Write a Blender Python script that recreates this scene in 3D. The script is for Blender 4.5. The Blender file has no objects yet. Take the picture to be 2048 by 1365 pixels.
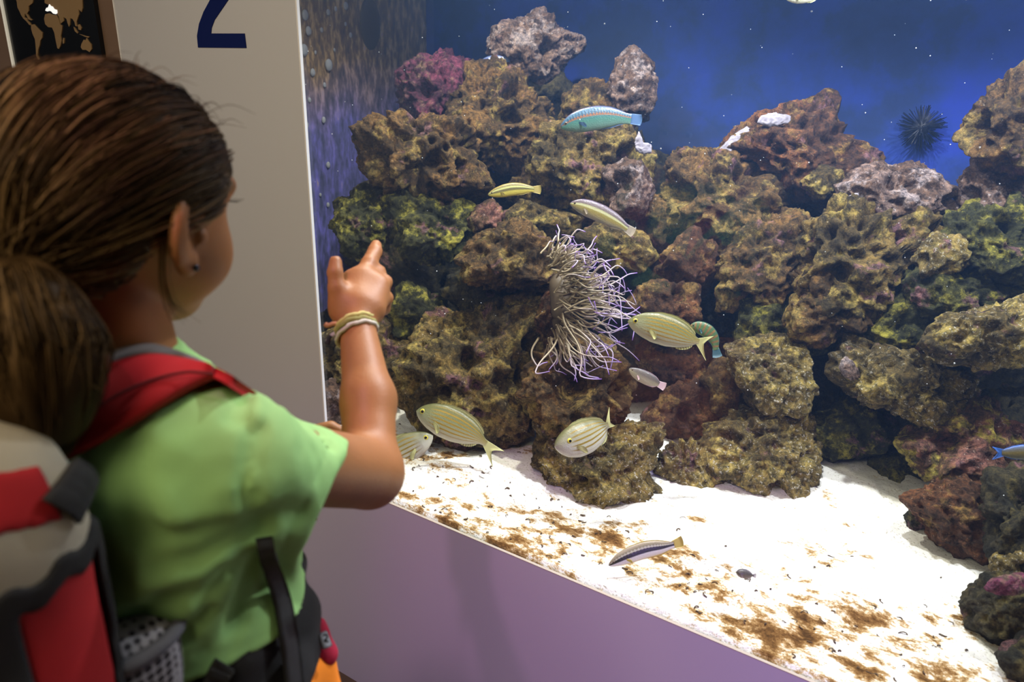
import bpy, bmesh, math, random
import numpy as np
from mathutils import Matrix, Vector

# ------------------------------------------------------------------ camera
FPX, CX, CY, H_EYE = 1499.0, 1024.0, 682.5, 1.42
def _n(v): return np.array(v, float) / np.linalg.norm(v)
_d = _n([920 - CX, 4800 - CY, FPX]); _u = _n([-1418 - CX, 75 - CY, FPX])
_Z = -_d; _X = -_u; _Y = np.cross(_Z, _X)
RW = np.stack([_X, _Y, _Z])                       # camera axes (right, down, forward) -> world
CAM = np.array([0.0, -1.0083, H_EYE])
sc = bpy.context.scene
cam = bpy.data.cameras.new('camera'); camo = bpy.data.objects.new('camera', cam)
sc.collection.objects.link(camo); sc.camera = camo
cam.sensor_width = 36.0; cam.lens = FPX / 2048 * 36.0; cam.clip_start = 0.02
M = Matrix.Identity(4)
for i in range(3):
    M[i][0] = RW[i, 0]; M[i][1] = -RW[i, 1]; M[i][2] = -RW[i, 2]; M[i][3] = CAM[i]
camo.matrix_world = M
cam.dof.use_dof = True; cam.dof.focus_distance = 1.6; cam.dof.aperture_fstop = 4.5

# ------------------------------------------------------------------ world, lights, exposure
w = bpy.data.worlds.new('world'); sc.world = w; w.use_nodes = True
w.node_tree.nodes['Background'].inputs[0].default_value = (0.5, 0.45, 0.5, 1)
w.node_tree.nodes['Background'].inputs[1].default_value = 0.02
sc.view_settings.view_transform = 'Standard'; sc.view_settings.look = 'None'
sc.view_settings.gamma = 1.0; sc.view_settings.use_curve_mapping = False
sc.view_settings.exposure = 0.0
sc.cycles.use_denoising = True; sc.cycles.adaptive_threshold = 0.025
sc.cycles.max_bounces = 6; sc.cycles.diffuse_bounces = 3; sc.cycles.transparent_max_bounces = 12
sc.cycles.volume_bounces = 0; sc.cycles.caustics_reflective = False; sc.cycles.caustics_refractive = False
sc.cycles.sample_clamp_indirect = 4.0

def lamp(name, kind, loc, target, energy, color, size=0.1, size_y=None, spot=None, blend=0.5):
    l = bpy.data.lights.new(name, kind); l.energy = energy; l.color = color
    if kind == 'AREA':
        l.size = size
        if size_y: l.shape = 'RECTANGLE'; l.size_y = size_y
    else:
        l.shadow_soft_size = size
    if kind == 'SPOT':
        l.spot_size = math.radians(spot or 90); l.spot_blend = blend
    o = bpy.data.objects.new(name, l); sc.collection.objects.link(o)
    o.location = loc
    o.rotation_euler = (Vector(target) - Vector(loc)).to_track_quat('-Z', 'Y').to_euler()
    return o

# tank lamps hang over the water, plus two added fills
lamp('tank_lamp', 'SPOT', (-1.10, 0.62, 2.15), (-1.10, 0.55, 0.5), 80, (1.0, 0.94, 0.82), 0.03, spot=115)
lamp('tank_lamp', 'SPOT', (-0.45, 0.52, 2.15), (-0.45, 0.45, 0.5), 92, (0.93, 0.94, 1.0), 0.03, spot=115)
lamp('tank_lamp', 'SPOT', (0.22, 0.55, 2.15), (0.18, 0.48, 0.5), 92, (0.93, 0.94, 1.0), 0.03, spot=115)
lamp('tank_front_fill', 'AREA', (-0.5, 0.14, 2.05), (-0.5, 0.45, 0.9), 8, (1.0, 0.90, 0.66), 2.6, 0.12)  # added fill that brightens the rock fronts
lamp('back_wall_blue_fill', 'AREA', (-0.5, 1.16, 2.2), (-0.5, 1.28, 0.8), 3.0, (0.10, 0.25, 1.0), 2.6, 0.15)  # added to make the blue back wall glow
# room lamps, then three added fill lights
lamp('room_lamp', 'AREA', (-1.15, -1.62, 2.10), (-0.62, -0.62, 1.10), 7.5, (1.0, 0.80, 0.55), 0.55)
lamp('ceiling_spot', 'SPOT', (-0.47, -1.12, 2.45), (-0.48, 0.0, 0.60), 32, (1.0, 0.42, 0.85), 0.03, spot=30, blend=0.6)
lamp('violet_wall_fill', 'SPOT', (0.75, -1.05, 0.95), (-0.35, 0.0, 0.20), 40, (0.42, 0.22, 1.0), 0.12, spot=62, blend=0.9)  # added fill that tints the wall below the window violet
lamp('warm_fill', 'AREA', (-0.25, -1.85, 2.45), (-0.62, -0.75, 1.0), 17, (1.0, 0.84, 0.60), 0.8)  # added warm fill for the girl's back, no real ceiling fixture
lamp('partition_fill', 'AREA', (-3.3, -0.9, 2.5), (-3.4, -2.0, 1.2), 20, (1.0, 0.95, 0.9), 0.7)  # added to brighten the partition mirrored in the glass

# ------------------------------------------------------------------ helpers
def P(px, py, zd):
    return CAM + RW @ np.array([(px - CX) / FPX * zd, (py - CY) / FPX * zd, zd])
def ray(px, py): return _n(RW @ np.array([px - CX, py - CY, FPX]))
def wall_pt(px, py, y=0.0):
    r = ray(px, py); t = (y - CAM[1]) / r[1]; return CAM + t * r
def zd_at_y(px, py, y):
    r = RW @ np.array([(px - CX) / FPX, (py - CY) / FPX, 1.0]); return (y - CAM[1]) / r[1]
def to_px(p):
    v = (np.asarray(p) - CAM) @ RW
    return v[..., 0] / v[..., 2] * FPX + CX, v[..., 1] / v[..., 2] * FPX + CY

def mesh_np(name, V, F, smooth=True):
    V = np.asarray(V, np.float32); F = np.asarray(F, np.int32)
    me = bpy.data.meshes.new(name)
    k = F.shape[1]; nf = len(F)
    me.vertices.add(len(V)); me.vertices.foreach_set('co', V.ravel())
    me.loops.add(nf * k); me.loops.foreach_set('vertex_index', F.ravel())
    me.polygons.add(nf); me.polygons.foreach_set('loop_start', np.arange(0, nf * k, k, dtype=np.int32))
    me.polygons.foreach_set('use_smooth', np.full(nf, smooth, bool))
    me.update(calc_edges=True); me.validate()
    return me
def attr(me, name, vals):
    a = me.attributes.new(name, 'FLOAT', 'POINT'); a.data.foreach_set('value', np.asarray(vals, np.float32))
def link(name, me, mat=None, parent=None, loc=None):
    o = bpy.data.objects.new(name, me); sc.collection.objects.link(o)
    if mat is not None:
        for m in (mat if isinstance(mat, (list, tuple)) else [mat]): me.materials.append(m)
    if parent: o.parent = parent
    if loc is not None: o.location = loc
    return o
def tag(o, label=None, cat=None, group=None, kind=None):
    if label: o['label'] = label
    if cat: o['category'] = cat
    if group: o['group'] = group
    if kind: o['kind'] = kind
    return o
def empty(name, loc=(0, 0, 0)):
    o = bpy.data.objects.new(name, None); sc.collection.objects.link(o); o.location = loc; o.empty_display_size = 0.05
    return o
def join_parts(parts):
    Vs, Fs, n = [], [], 0
    for V, F in parts:
        Vs.append(np.asarray(V, float)); Fs.append(np.asarray(F) + n); n += len(V)
    return np.concatenate(Vs), np.concatenate(Fs)
def box(x0, x1, y0, y1, z0, z1):
    V = np.array([[x, y, z] for z in (z0, z1) for y in (y0, y1) for x in (x0, x1)], float)
    F = np.array([[0, 2, 3, 1], [4, 5, 7, 6], [0, 1, 5, 4], [2, 6, 7, 3], [0, 4, 6, 2], [1, 3, 7, 5]])
    return V, F
def prism(pts, y0, y1):
    """polygon of (x, z) points between two y planes as an ngon mesh"""
    bm = bmesh.new()
    a = [bm.verts.new((x, y0, z)) for x, z in pts]; b = [bm.verts.new((x, y1, z)) for x, z in pts]
    bm.faces.new(a); bm.faces.new(b[::-1])
    for i in range(len(pts)):
        j = (i + 1) % len(pts); bm.faces.new((a[j], a[i], b[i], b[j]))
    bmesh.ops.recalc_face_normals(bm, faces=bm.faces)
    bmesh.ops.triangulate(bm, faces=[f for f in bm.faces if len(f.verts) > 4])
    return bm
def bm_mesh(name, bm):
    me = bpy.data.meshes.new(name); bm.to_mesh(me); bm.free(); return me
def catmull(pts, n):
    p = np.asarray(pts, float)
    if len(p) == 2: return p[0] + (p[1] - p[0]) * np.linspace(0, 1, n)[:, None]
    q = np.vstack([2 * p[0] - p[1], p, 2 * p[-1] - p[-2]])
    t = np.linspace(0, len(p) - 1 - 1e-6, n); i = t.astype(int); s = (t - i)[:, None]
    a, b, c, d = q[i], q[i + 1], q[i + 2], q[i + 3]
    return 0.5 * (2 * b + (c - a) * s + (2 * a - 5 * b + 4 * c - d) * s ** 2 + (3 * b - a - 3 * c + d) * s ** 3)
def tube(path, radii, sides=6, cap=True):
    p = np.asarray(path, float); n = len(p)
    r = np.broadcast_to(np.asarray(radii, float), (n,))
    T = np.gradient(p, axis=0); T /= np.linalg.norm(T, axis=1)[:, None] + 1e-12
    ref = np.array([0.13, 0.27, 0.95]) if abs(T[0, 2]) < 0.9 else np.array([0.95, 0.27, 0.13])
    N = np.cross(T, ref); N /= np.linalg.norm(N, axis=1)[:, None] + 1e-12
    B = np.cross(T, N)
    a = np.linspace(0, 2 * np.pi, sides, endpoint=False)
    V = p[:, None, :] + r[:, None, None] * (np.cos(a)[None, :, None] * N[:, None, :] + np.sin(a)[None, :, None] * B[:, None, :])
    V = V.reshape(-1, 3)
    i = np.arange(n - 1)[:, None] * sides; j = np.arange(sides)[None, :]; j2 = (j + 1) % sides
    F = np.stack([i + j, i + j2, i + sides + j2, i + sides + j], -1).reshape(-1, 4)
    if cap and sides % 2 == 0:
        caps = []
        for base in (0, (n - 1) * sides):
            for k in range(sides // 2 - 1):
                caps.append([base + k, base + k + 1, base + sides - 2 - k, base + sides - 1 - k])
        F = np.vstack([F, np.array(caps)])
    return V, F
def ribbon(A, B, thick, n=24, m=6, bulge=0.0, out=None):
    """strap between two edge polylines, with thickness"""
    a = catmull(A, n); b = catmull(B, n)
    s = np.linspace(0, 1, m)
    G = a[:, None, :] * (1 - s)[None, :, None] + b[:, None, :] * s[None, :, None]
    du = np.gradient(G, axis=0); dv = np.gradient(G, axis=1)
    N = np.cross(du, dv); N /= np.linalg.norm(N, axis=2)[..., None] + 1e-12
    if out is not None and (N.reshape(-1, 3) @ np.asarray(out)).mean() < 0: N = -N
    G = G + N * (bulge * np.sin(np.pi * s))[None, :, None]
    top = (G + N * thick / 2).reshape(-1, 3); bot = (G - N * thick / 2).reshape(-1, 3)
    V = np.vstack([top, bot]); K = n * m; F = []
    for i in range(n - 1):
        for j in range(m - 1):
            q = [i * m + j, i * m + j + 1, (i + 1) * m + j + 1, (i + 1) * m + j]
            F.append(q); F.append([x + K for x in q[::-1]])
        for j in (0, m - 1):
            q = [i * m + j, (i + 1) * m + j, (i + 1) * m + j + K, i * m + j + K]; F.append(q)
    for i in (0, n - 1):
        for j in range(m - 1): F.append([i * m + j, i * m + j + 1, i * m + j + 1 + K, i * m + j + K])
    return V, np.array(F)
def fix_normals(me):
    bm = bmesh.new(); bm.from_mesh(me); bmesh.ops.recalc_face_normals(bm, faces=bm.faces); bm.to_mesh(me); bm.free(); return me
_ico = {}
def ico(sub):
    if sub not in _ico:
        bm = bmesh.new(); bmesh.ops.create_icosphere(bm, subdivisions=sub, radius=1.0)
        V = np.array([v.co[:] for v in bm.verts]); F = np.array([[v.index for v in f.verts] for f in bm.faces]); bm.free()
        _ico[sub] = (V, F)
    return _ico[sub]

# ---- numpy noise
_rng = np.random.RandomState(7)
_perm = np.concatenate([_rng.permutation(256)] * 2).astype(np.int32)
_grad = _rng.normal(size=(256, 3)); _grad /= np.linalg.norm(_grad, axis=1)[:, None]; _grad = _grad.astype(np.float32)
_jit = _rng.rand(256, 3).astype(np.float32); _rnd = _rng.rand(256).astype(np.float32)
def _hash(i):
    i = i & 255
    return _perm[_perm[_perm[i[:, 0]] + i[:, 1]] + i[:, 2]]
def perlin(p):
    p = np.asarray(p, np.float32); i = np.floor(p).astype(np.int32); f = p - i
    u = f * f * f * (f * (f * 6 - 15) + 10); r = 0
    for dx in (0, 1):
        for dy in (0, 1):
            for dz in (0, 1):
                o = np.array([dx, dy, dz], np.int32)
                g = _grad[_hash(i + o)]
                wgt = (u[:, 0] if dx else 1 - u[:, 0]) * (u[:, 1] if dy else 1 - u[:, 1]) * (u[:, 2] if dz else 1 - u[:, 2])
                r = r + wgt * np.einsum('ij,ij->i', g, f - o)
    return r * 1.6
def fbm(p, oct=4, gain=0.5):
    r = 0; a = 1.0; p = np.asarray(p, np.float32)
    for k in range(oct): r = r + a * perlin(p); p = p * 2.03 + 17.3; a *= gain
    return r
def worley(p):
    p = np.asarray(p, np.float32); i = np.floor(p).astype(np.int32); f = p - i
    best = np.full(len(p), 9.0, np.float32); idb = np.zeros(len(p), np.int32)
    for dx in (-1, 0, 1):
        for dy in (-1, 0, 1):
            for dz in (-1, 0, 1):
                o = np.array([dx, dy, dz], np.int32); h = _hash(i + o)
                d = ((o + _jit[h] - f) ** 2).sum(1); m = d < best
                best = np.where(m, d, best); idb = np.where(m, h, idb)
    return np.sqrt(best), _rnd[idb]
def sstep(a, b, x):
    t = np.clip((x - a) / (b - a), 0, 1); return t * t * (3 - 2 * t)

# ---- signed distance toolkit
def cone(a, b, ra, rb):
    a = np.asarray(a, float); b = np.asarray(b, float); ab = b - a; L = ab @ ab + 1e-12
    def fn(p):
        h = np.clip((p - a) @ ab / L, 0, 1)
        return np.linalg.norm(p - a - h[:, None] * ab, axis=1) - (ra + (rb - ra) * h)
    return fn
def ell(c, r, A=None):
    c = np.asarray(c, float); r = np.asarray(r, float)
    def fn(p):
        q = p - c
        if A is not None: q = q @ A
        k0 = np.linalg.norm(q / r, axis=1); k1 = np.linalg.norm(q / (r * r), axis=1) + 1e-9
        return k0 * (k0 - 1) / k1
    return fn
def rbox(c, hs, rad, A=None):
    c = np.asarray(c, float); hs = np.asarray(hs, float) - rad
    def fn(p):
        q = p - c
        if A is not None: q = q @ A
        q = np.abs(q) - hs
        return np.linalg.norm(np.maximum(q, 0), axis=1) + np.minimum(q.max(1), 0) - rad
    return fn
def loft(zs, ax, by, cx, cy, yaw=0.0, n=2.3):
    zs, ax, by, cx, cy = (np.asarray(np.broadcast_to(v, len(zs)), float) for v in (zs, ax, by, cx, cy))
    c, s = math.cos(yaw), math.sin(yaw)
    def fn(p):
        z = p[:, 2]; a = np.interp(z, zs, ax); b = np.interp(z, zs, by)
        x = p[:, 0] - np.interp(z, zs, cx); y = p[:, 1] - np.interp(z, zs, cy)
        x, y = c * x + s * y, -s * x + c * y
        k = ((np.abs(x) / a) ** n + (np.abs(y) / b) ** n) ** (1 / n)
        d = (k - 1) * np.minimum(a, b)
        return np.maximum(d, np.maximum(zs[0] - z, z - zs[-1]))
    return fn
def smin(a, b, k):
    h = np.clip(0.5 + 0.5 * (b - a) / k, 0, 1); return b + (a - b) * h - k * h * (1 - h)
def smax(a, b, k): return -smin(-a, -b, k)
def union(items):
    """items: list of (fn, k)"""
    def fn(p):
        d = items[0][0](p)
        for g, k in items[1:]: d = smin(d, g(p), k) if k > 0 else np.minimum(d, g(p))
        return d
    return fn
def sdf_mesh(fn, lo, hi, h, B=12):
    lo = np.asarray(lo, float); hi = np.asarray(hi, float)
    nb = np.ceil((hi - lo) / (h * B)).astype(int); n = nb * B
    I = np.stack(np.meshgrid(*[np.arange(k) for k in nb], indexing='ij'), -1).reshape(-1, 3)
    cen = lo + (I + 0.5) * B * h - 0.5 * h
    dc = fn(cen); act = np.abs(dc) < B * h * 0.87 * 1.35 + 0.012
    D = np.repeat(np.repeat(np.repeat(np.sign(dc).reshape(nb), B, 0), B, 1), B, 2).astype(np.float32)
    L = np.stack(np.meshgrid(*[np.arange(B)] * 3, indexing='ij'), -1).reshape(-1, 3)
    ids = I[act]
    for c in range(0, len(ids), 80):
        blk = ids[c:c + 80]; G = (blk[:, None, :] * B + L[None]).reshape(-1, 3)
        D[G[:, 0], G[:, 1], G[:, 2]] = fn(lo + G * h)
    S = D < 0
    cnt = sum(S[a:n[0] - 1 + a, b:n[1] - 1 + b, c:n[2] - 1 + c].astype(np.int8) for a in (0, 1) for b in (0, 1) for c in (0, 1))
    cells = np.argwhere((cnt > 0) & (cnt < 8))
    acc = np.zeros((len(cells), 3)); num = np.zeros(len(cells))
    corners = [(a, b, c) for a in (0, 1) for b in (0, 1) for c in (0, 1)]
    for o in corners:
        for ax in range(3):
            if o[ax]: continue
            o2 = list(o); o2[ax] = 1
            A = cells + np.array(o); Bc = cells + np.array(o2)
            v0 = D[A[:, 0], A[:, 1], A[:, 2]]; v1 = D[Bc[:, 0], Bc[:, 1], Bc[:, 2]]
            m = (v0 < 0) != (v1 < 0); t = np.where(m, v0 / np.where(m, v0 - v1, 1), 0)
            pos = np.array(o, float)[None] + t[:, None] * (np.array(o2) - np.array(o))[None]
            acc[m] += pos[m]; num += m
    V = lo + (cells + acc / num[:, None]) * h
    idx = np.full(tuple(n), -1, np.int32); idx[cells[:, 0], cells[:, 1], cells[:, 2]] = np.arange(len(cells))
    F = []
    for ax in range(3):
        s0 = [slice(None)] * 3; s1 = [slice(None)] * 3; s0[ax] = slice(0, -1); s1[ax] = slice(1, None)
        a, b = S[tuple(s0)], S[tuple(s1)]
        for flip in (False, True):
            e = np.argwhere(a & ~b if not flip else ~a & b)
            o1, o2 = [(1, 2), (2, 0), (0, 1)][ax]
            e = e[(e[:, o1] > 0) & (e[:, o2] > 0)]
            d1 = np.zeros(3, int); d1[o1] = 1; d2 = np.zeros(3, int); d2[o2] = 1
            q = [e - d1 - d2, e - d2, e, e - d1]
            q = np.stack([idx[k[:, 0], k[:, 1], k[:, 2]] for k in q], 1)
            if flip: q = q[:, ::-1]
            F.append(q)
    F = np.concatenate(F); F = F[(F >= 0).all(1)]
    return V, F

# ------------------------------------------------------------------ materials
def lin(*c):
    return tuple(((v / 255) / 12.92 if v / 255 <= 0.04045 else ((v / 255 + 0.055) / 1.055) ** 2.4) for v in c) + (1.0,)
def newmat(name):
    m = bpy.data.materials.new(name); m.use_nodes = True
    nt = m.node_tree; b = nt.nodes['Principled BSDF']
    return m, nt, b
def node(nt, typ, **kw):
    n = nt.nodes.new(typ)
    for k, v in kw.items():
        if k in n.inputs: n.inputs[k].default_value = v
        else: setattr(n, k, v)
    return n
def ramp(nt, stops, interp='LINEAR'):
    r = nt.nodes.new('ShaderNodeValToRGB'); r.color_ramp.interpolation = interp
    while len(r.color_ramp.elements) > 1: r.color_ramp.elements.remove(r.color_ramp.elements[-1])
    for i, (p, c) in enumerate(stops):
        e = r.color_ramp.elements[0] if i == 0 else r.color_ramp.elements.new(p)
        e.position = p; e.color = c if len(c) == 4 else tuple(c) + (1,)
    return r
def simple(name, col, rough=0.6, bump=0.0, bscale=200.0, var=0.0, vscale=8.0, **kw):
    m, nt, b = newmat(name)
    col = tuple(col[:3]) + (1,)
    b.inputs['Base Color'].default_value = col; b.inputs['Roughness'].default_value = rough
    for k, v in kw.items(): b.inputs[k.replace('_', ' ')].default_value = v
    tc = node(nt, 'ShaderNodeTexCoord')
    if var > 0:
        nz = node(nt, 'ShaderNodeTexNoise', Scale=vscale, Detail=5.0); nt.links.new(tc.outputs['Object'], nz.inputs['Vector'])
        r = ramp(nt, [(0.3, tuple(c * (1 - var) for c in col[:3])), (0.7, tuple(min(1, c * (1 + var)) for c in col[:3]))])
        nt.links.new(nz.outputs['Fac'], r.inputs['Fac']); nt.links.new(r.outputs['Color'], b.inputs['Base Color'])
    if bump > 0:
        nz = node(nt, 'ShaderNodeTexNoise', Scale=bscale, Detail=3.0); nt.links.new(tc.outputs['Object'], nz.inputs['Vector'])
        bp = node(nt, 'ShaderNodeBump', Strength=bump, Distance=0.002)
        nt.links.new(nz.outputs['Fac'], bp.inputs['Height']); nt.links.new(bp.outputs['Normal'], b.inputs['Normal'])
    return m
def fabric(name, col, weave=900.0, var=0.12, rough=0.85):
    return simple(name, col, rough, bump=0.35, bscale=weave, var=var, vscale=14.0)

def rock_mat(name, cols, fleck, fleck_amt=0.60, seed=0.0):
    """cols: ground, second and third colour of the patches on one rock; fleck: pale specks"""
    m, nt, b = newmat(name); L = nt.links
    tc = node(nt, 'ShaderNodeTexCoord'); mp = node(nt, 'ShaderNodeMapping'); mp.inputs['Location'].default_value = (seed, seed * 0.7, 0)
    L.new(tc.outputs['Object'], mp.inputs['Vector'])
    def noise(scale, det, ro, off=0.0, dist=0.0):
        n = node(nt, 'ShaderNodeTexNoise', Scale=scale, Detail=det, Roughness=ro, Distortion=dist)
        q = node(nt, 'ShaderNodeVectorMath', operation='ADD'); q.inputs[1].default_value = (off, off * 2, -off); L.new(mp.outputs['Vector'], q.inputs[0]); L.new(q.outputs[0], n.inputs['Vector']); return n.outputs['Fac']
    def mix(f, a, c, blend='MIX', fac=None):
        x = node(nt, 'ShaderNodeMix', data_type='RGBA', blend_type=blend)
        if f is not None: L.new(f, x.inputs[0])
        else: x.inputs[0].default_value = fac
        for v, k in ((a, 6), (c, 7)):
            if isinstance(v, tuple): x.inputs[k].default_value = tuple(v[:3]) + (1,)
            else: L.new(v, x.inputs[k])
        return x.outputs[2]
    def mask(f, lo, hi):
        r = ramp(nt, [(lo, (0, 0, 0)), (hi, (1, 1, 1))]); L.new(f, r.inputs['Fac']); return r.outputs['Color']
    big1, big2, big3 = noise(9, 5, .65), noise(14, 6, .7, 3.1), noise(11, 5, .65, 7.7)
    c = mix(mask(big1, .46, .56), cols[0], cols[1]); c = mix(mask(big2, .52, .60), c, cols[2])
    c = mix(mask(big3, .60, .66), c, (0.17, 0.085, 0.10))                     # coralline tint
    fine = noise(70, 8, .78, 1.7, 0.4); r = ramp(nt, [(.37, (0.16, 0.16, 0.16)), (.49, (0.95, 0.95, 0.95)), (.61, (2.1, 1.98, 1.7))]); L.new(fine, r.inputs['Fac'])
    c = mix(None, c, r.outputs['Color'], 'MULTIPLY', 1.0)
    sp = noise(150, 5, .7, 5.3); spm = node(nt, 'ShaderNodeMath', operation='MULTIPLY'); L.new(mask(sp, fleck_amt, fleck_amt + .05), spm.inputs[0]); L.new(mask(big1, .40, .60), spm.inputs[1])
    c = mix(spm.outputs[0], c, fleck)
    L.new(c, b.inputs['Base Color']); b.inputs['Roughness'].default_value = 0.75; b.inputs['Specular IOR Level'].default_value = 0.3
    nb = noise(150, 7, .75, 2.2); bp = node(nt, 'ShaderNodeBump', Strength=1.0, Distance=0.010)
    L.new(nb, bp.inputs['Height']); L.new(bp.outputs['Normal'], b.inputs['Normal'])
    return m
ROCK = {
    'brown': rock_mat('rock_brown', [(0.058, 0.034, 0.012), (0.15, 0.083, 0.027), (0.235, 0.168, 0.050)], (0.62, 0.50, 0.36), 0.63, 1.3),
    'olive': rock_mat('rock_olive', [(0.030, 0.032, 0.009), (0.085, 0.082, 0.018), (0.25, 0.23, 0.035)], (0.55, 0.52, 0.22), 0.65, 4.1),
    'gold': rock_mat('rock_gold', [(0.060, 0.042, 0.014), (0.165, 0.112, 0.034), (0.28, 0.215, 0.060)], (0.66, 0.58, 0.42), 0.62, 2.2),
    'purple': rock_mat('rock_purple', [(0.070, 0.020, 0.045), (0.19, 0.050, 0.105), (0.20, 0.13, 0.10)], (0.5, 0.42, 0.46), 0.65, 7.7),
    'pale': rock_mat('rock_pale', [(0.10, 0.060, 0.045), (0.22, 0.150, 0.135), (0.34, 0.28, 0.30)], (0.70, 0.66, 0.72), 0.61, 9.4),
    'red': rock_mat('rock_red', [(0.062, 0.028, 0.014), (0.15, 0.062, 0.026), (0.21, 0.13, 0.040)], (0.62, 0.5, 0.35), 0.63, 5.9),
    'speck': rock_mat('rock_speckled', [(0.085, 0.062, 0.022), (0.22, 0.165, 0.055), (0.32, 0.25, 0.075)], (0.85, 0.80, 0.70), 0.575, 3.3),
    'pinkgold': rock_mat('rock_pink_and_gold', [(0.10, 0.055, 0.028), (0.22, 0.10, 0.085), (0.36, 0.30, 0.06)], (0.7, 0.55, 0.5), 0.61, 6.6),
    'dark': rock_mat('rock_dark', [(0.018, 0.018, 0.012), (0.045, 0.038, 0.018), (0.085, 0.070, 0.022)], (0.3, 0.26, 0.18), 0.66, 8.0),  # dark rock; on the filler rocks it also paints the shade
}

# ------------------------------------------------------------------ room shell
WX0, WX1, SILL, WTOP = -1.1325, 1.9, 0.552, 2.0
m_panel = simple('white_laminate', (0.60, 0.61, 0.66), 0.42, bump=0.05, bscale=500)
m_brown = simple('brown_wall_paint', lin(120, 96, 80), 0.7, var=0.06)
m_floor = simple('brown_floor', (0.13, 0.085, 0.05), 0.5, var=0.3, vscale=6)
m_dark = simple('dark_room_paint', (0.05, 0.045, 0.045), 0.8)
m_grey = simple('light_grey_paint', (0.72, 0.70, 0.68), 0.7)
def structure(name, parts, mat):
    V, F = join_parts(parts); o = link(name, mesh_np(name, V, F, False), mat); o['kind'] = 'structure'; return o
structure('floor', [box(-4.2, 3.0, -3.3, 0.0, -0.05, 0)], m_floor)
PT = 0.005                                         # panel thickness
structure('wall_front', [box(-1.711, WX0, 0, PT, 0, 2.75), box(WX0, 3.0, 0, PT, 0, SILL),
                         box(WX0, 3.0, 0, PT, WTOP, 2.75), box(WX1, 3.0, 0, PT, SILL, WTOP)], m_panel)
structure('wall_left', [box(-4.2, -1.711, 0.006, 0.05, 0, 2.75)], m_brown)
structure('wall_back', [box(-4.2, 3.0, -3.35, -3.3, 0, 2.75)], m_dark)
structure('wall_rear_partition', [box(-4.2, -2.50, -2.06, -2.0, 0, 2.75)], m_grey)
structure('ceiling', [box(-4.2, 3.0, -3.3, 0.0, 2.75, 2.8)], m_dark)
structure('wall_right', [box(3.0, 3.05, -3.3, 0.0, 0, 2.75)], m_dark)
m_edge = simple('white_cut_edge', (0.9, 0.9, 0.92), 0.3)
structure('trim_1', [box(WX0 - 0.0015, WX0 + 0.002, -0.0012, PT, SILL, WTOP), box(-1.7125, -1.709, -0.0012, PT, 0, 2.75)], m_edge)
m_sill = simple('window_sealant', (0.5, 0.44, 0.36), 0.5)
structure('trim_2', [box(WX0 + 0.002, WX1, -0.0006, PT, SILL - 0.0005, SILL + 0.0012)], m_sill)

# glass pane: clear with a Fresnel reflection
mg, nt, b = newmat('window_glass'); nt.nodes.remove(b)
fr = node(nt, 'ShaderNodeFresnel', IOR=1.42); tr = node(nt, 'ShaderNodeBsdfTransparent'); bf = node(nt, "ShaderNodeNewGeometry"); gl = node(nt, 'ShaderNodeBsdfGlossy', Roughness=0.0)
tr.inputs['Color'].default_value = (0.95, 0.97, 0.97, 1)
mxs = node(nt, 'ShaderNodeMixShader'); fm = node(nt, "ShaderNodeMath", operation="MULTIPLY_ADD"); nt.links.new(bf.outputs["Backfacing"], fm.inputs[0]); fm.inputs[1].default_value = -1; fm.inputs[2].default_value = 1; fq = node(nt, "ShaderNodeMath", operation="MULTIPLY"); nt.links.new(fr.outputs[0], fq.inputs[0]); nt.links.new(fm.outputs[0], fq.inputs[1]); nt.links.new(fq.outputs[0], mxs.inputs[0]); nt.links.new(tr.outputs[0], mxs.inputs[1]); nt.links.new(gl.outputs[0], mxs.inputs[2])
nt.links.new(mxs.outputs[0], nt.nodes['Material Output'].inputs['Surface'])
gp = link('window_1', mesh_np('window_1', *box(WX0, WX1, PT + 0.001, PT + 0.005, SILL - 0.03, WTOP), smooth=False), mg); gp['kind'] = 'structure'

# the big dark blue 2 on the panel (its top is above the frame)
TWO_OUT = [(397, 95), (493.5, 96), (490, 67), (423, 67), (424, 56), (430, 40), (445, 18), (460, -4), (478, -35), (488, -62), (490, -85), (484, -110), (466, -128), (440, -134),
           (412, -128), (394, -112), (388, -92), (413, -84), (418, -98), (428, -107), (440, -109), (454, -104), (462, -92), (463, -76), (456, -55), (440, -28), (422, -2), (408, 24), (399, 48), (395, 72)]
m_navy = simple('navy_vinyl', (0.003, 0.012, 0.11), 0.7, Specular_IOR_Level=0.15)
pts2 = [(q[0], q[2]) for q in (wall_pt(x, y) for x, y in TWO_OUT)]
o = link('number_sign', bm_mesh('number_sign', prism(pts2, -0.0015, 0.0)), m_navy)
tag(o, 'large dark blue numeral 2 on the white panel', 'sign')

# world map board on the brown wall
m_board = simple('black_board', (0.004, 0.006, 0.010), 0.25)
m_tan = simple('tan_print', lin(150, 122, 84), 0.6)
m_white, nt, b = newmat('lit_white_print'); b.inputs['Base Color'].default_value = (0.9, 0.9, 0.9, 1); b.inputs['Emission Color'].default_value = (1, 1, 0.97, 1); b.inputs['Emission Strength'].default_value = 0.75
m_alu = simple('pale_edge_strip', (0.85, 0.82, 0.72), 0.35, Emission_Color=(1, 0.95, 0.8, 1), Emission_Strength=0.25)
m_gold = simple('gold_mark', (0.85, 0.68, 0.25), 0.3, Metallic=0.6)
bx0 = wall_pt(9, 0)[0]; bx1 = wall_pt(190, 0)[0]
board = empty('map_board', ((bx0 + bx1) / 2, 0.0, 1.2))
tag(board, 'black information board with a tan world map, on the brown wall', 'sign')
def bchild(name, me, mat, parent=board):
    o = link(name, me, mat); o.parent = parent; o.matrix_parent_inverse = Matrix.Translation(-Vector(board.location)); return o
bchild('panel', mesh_np('panel', *box(bx0, bx1, -0.004, 0.006, 0.95, 1.95), smooth=False), m_board)
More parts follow.
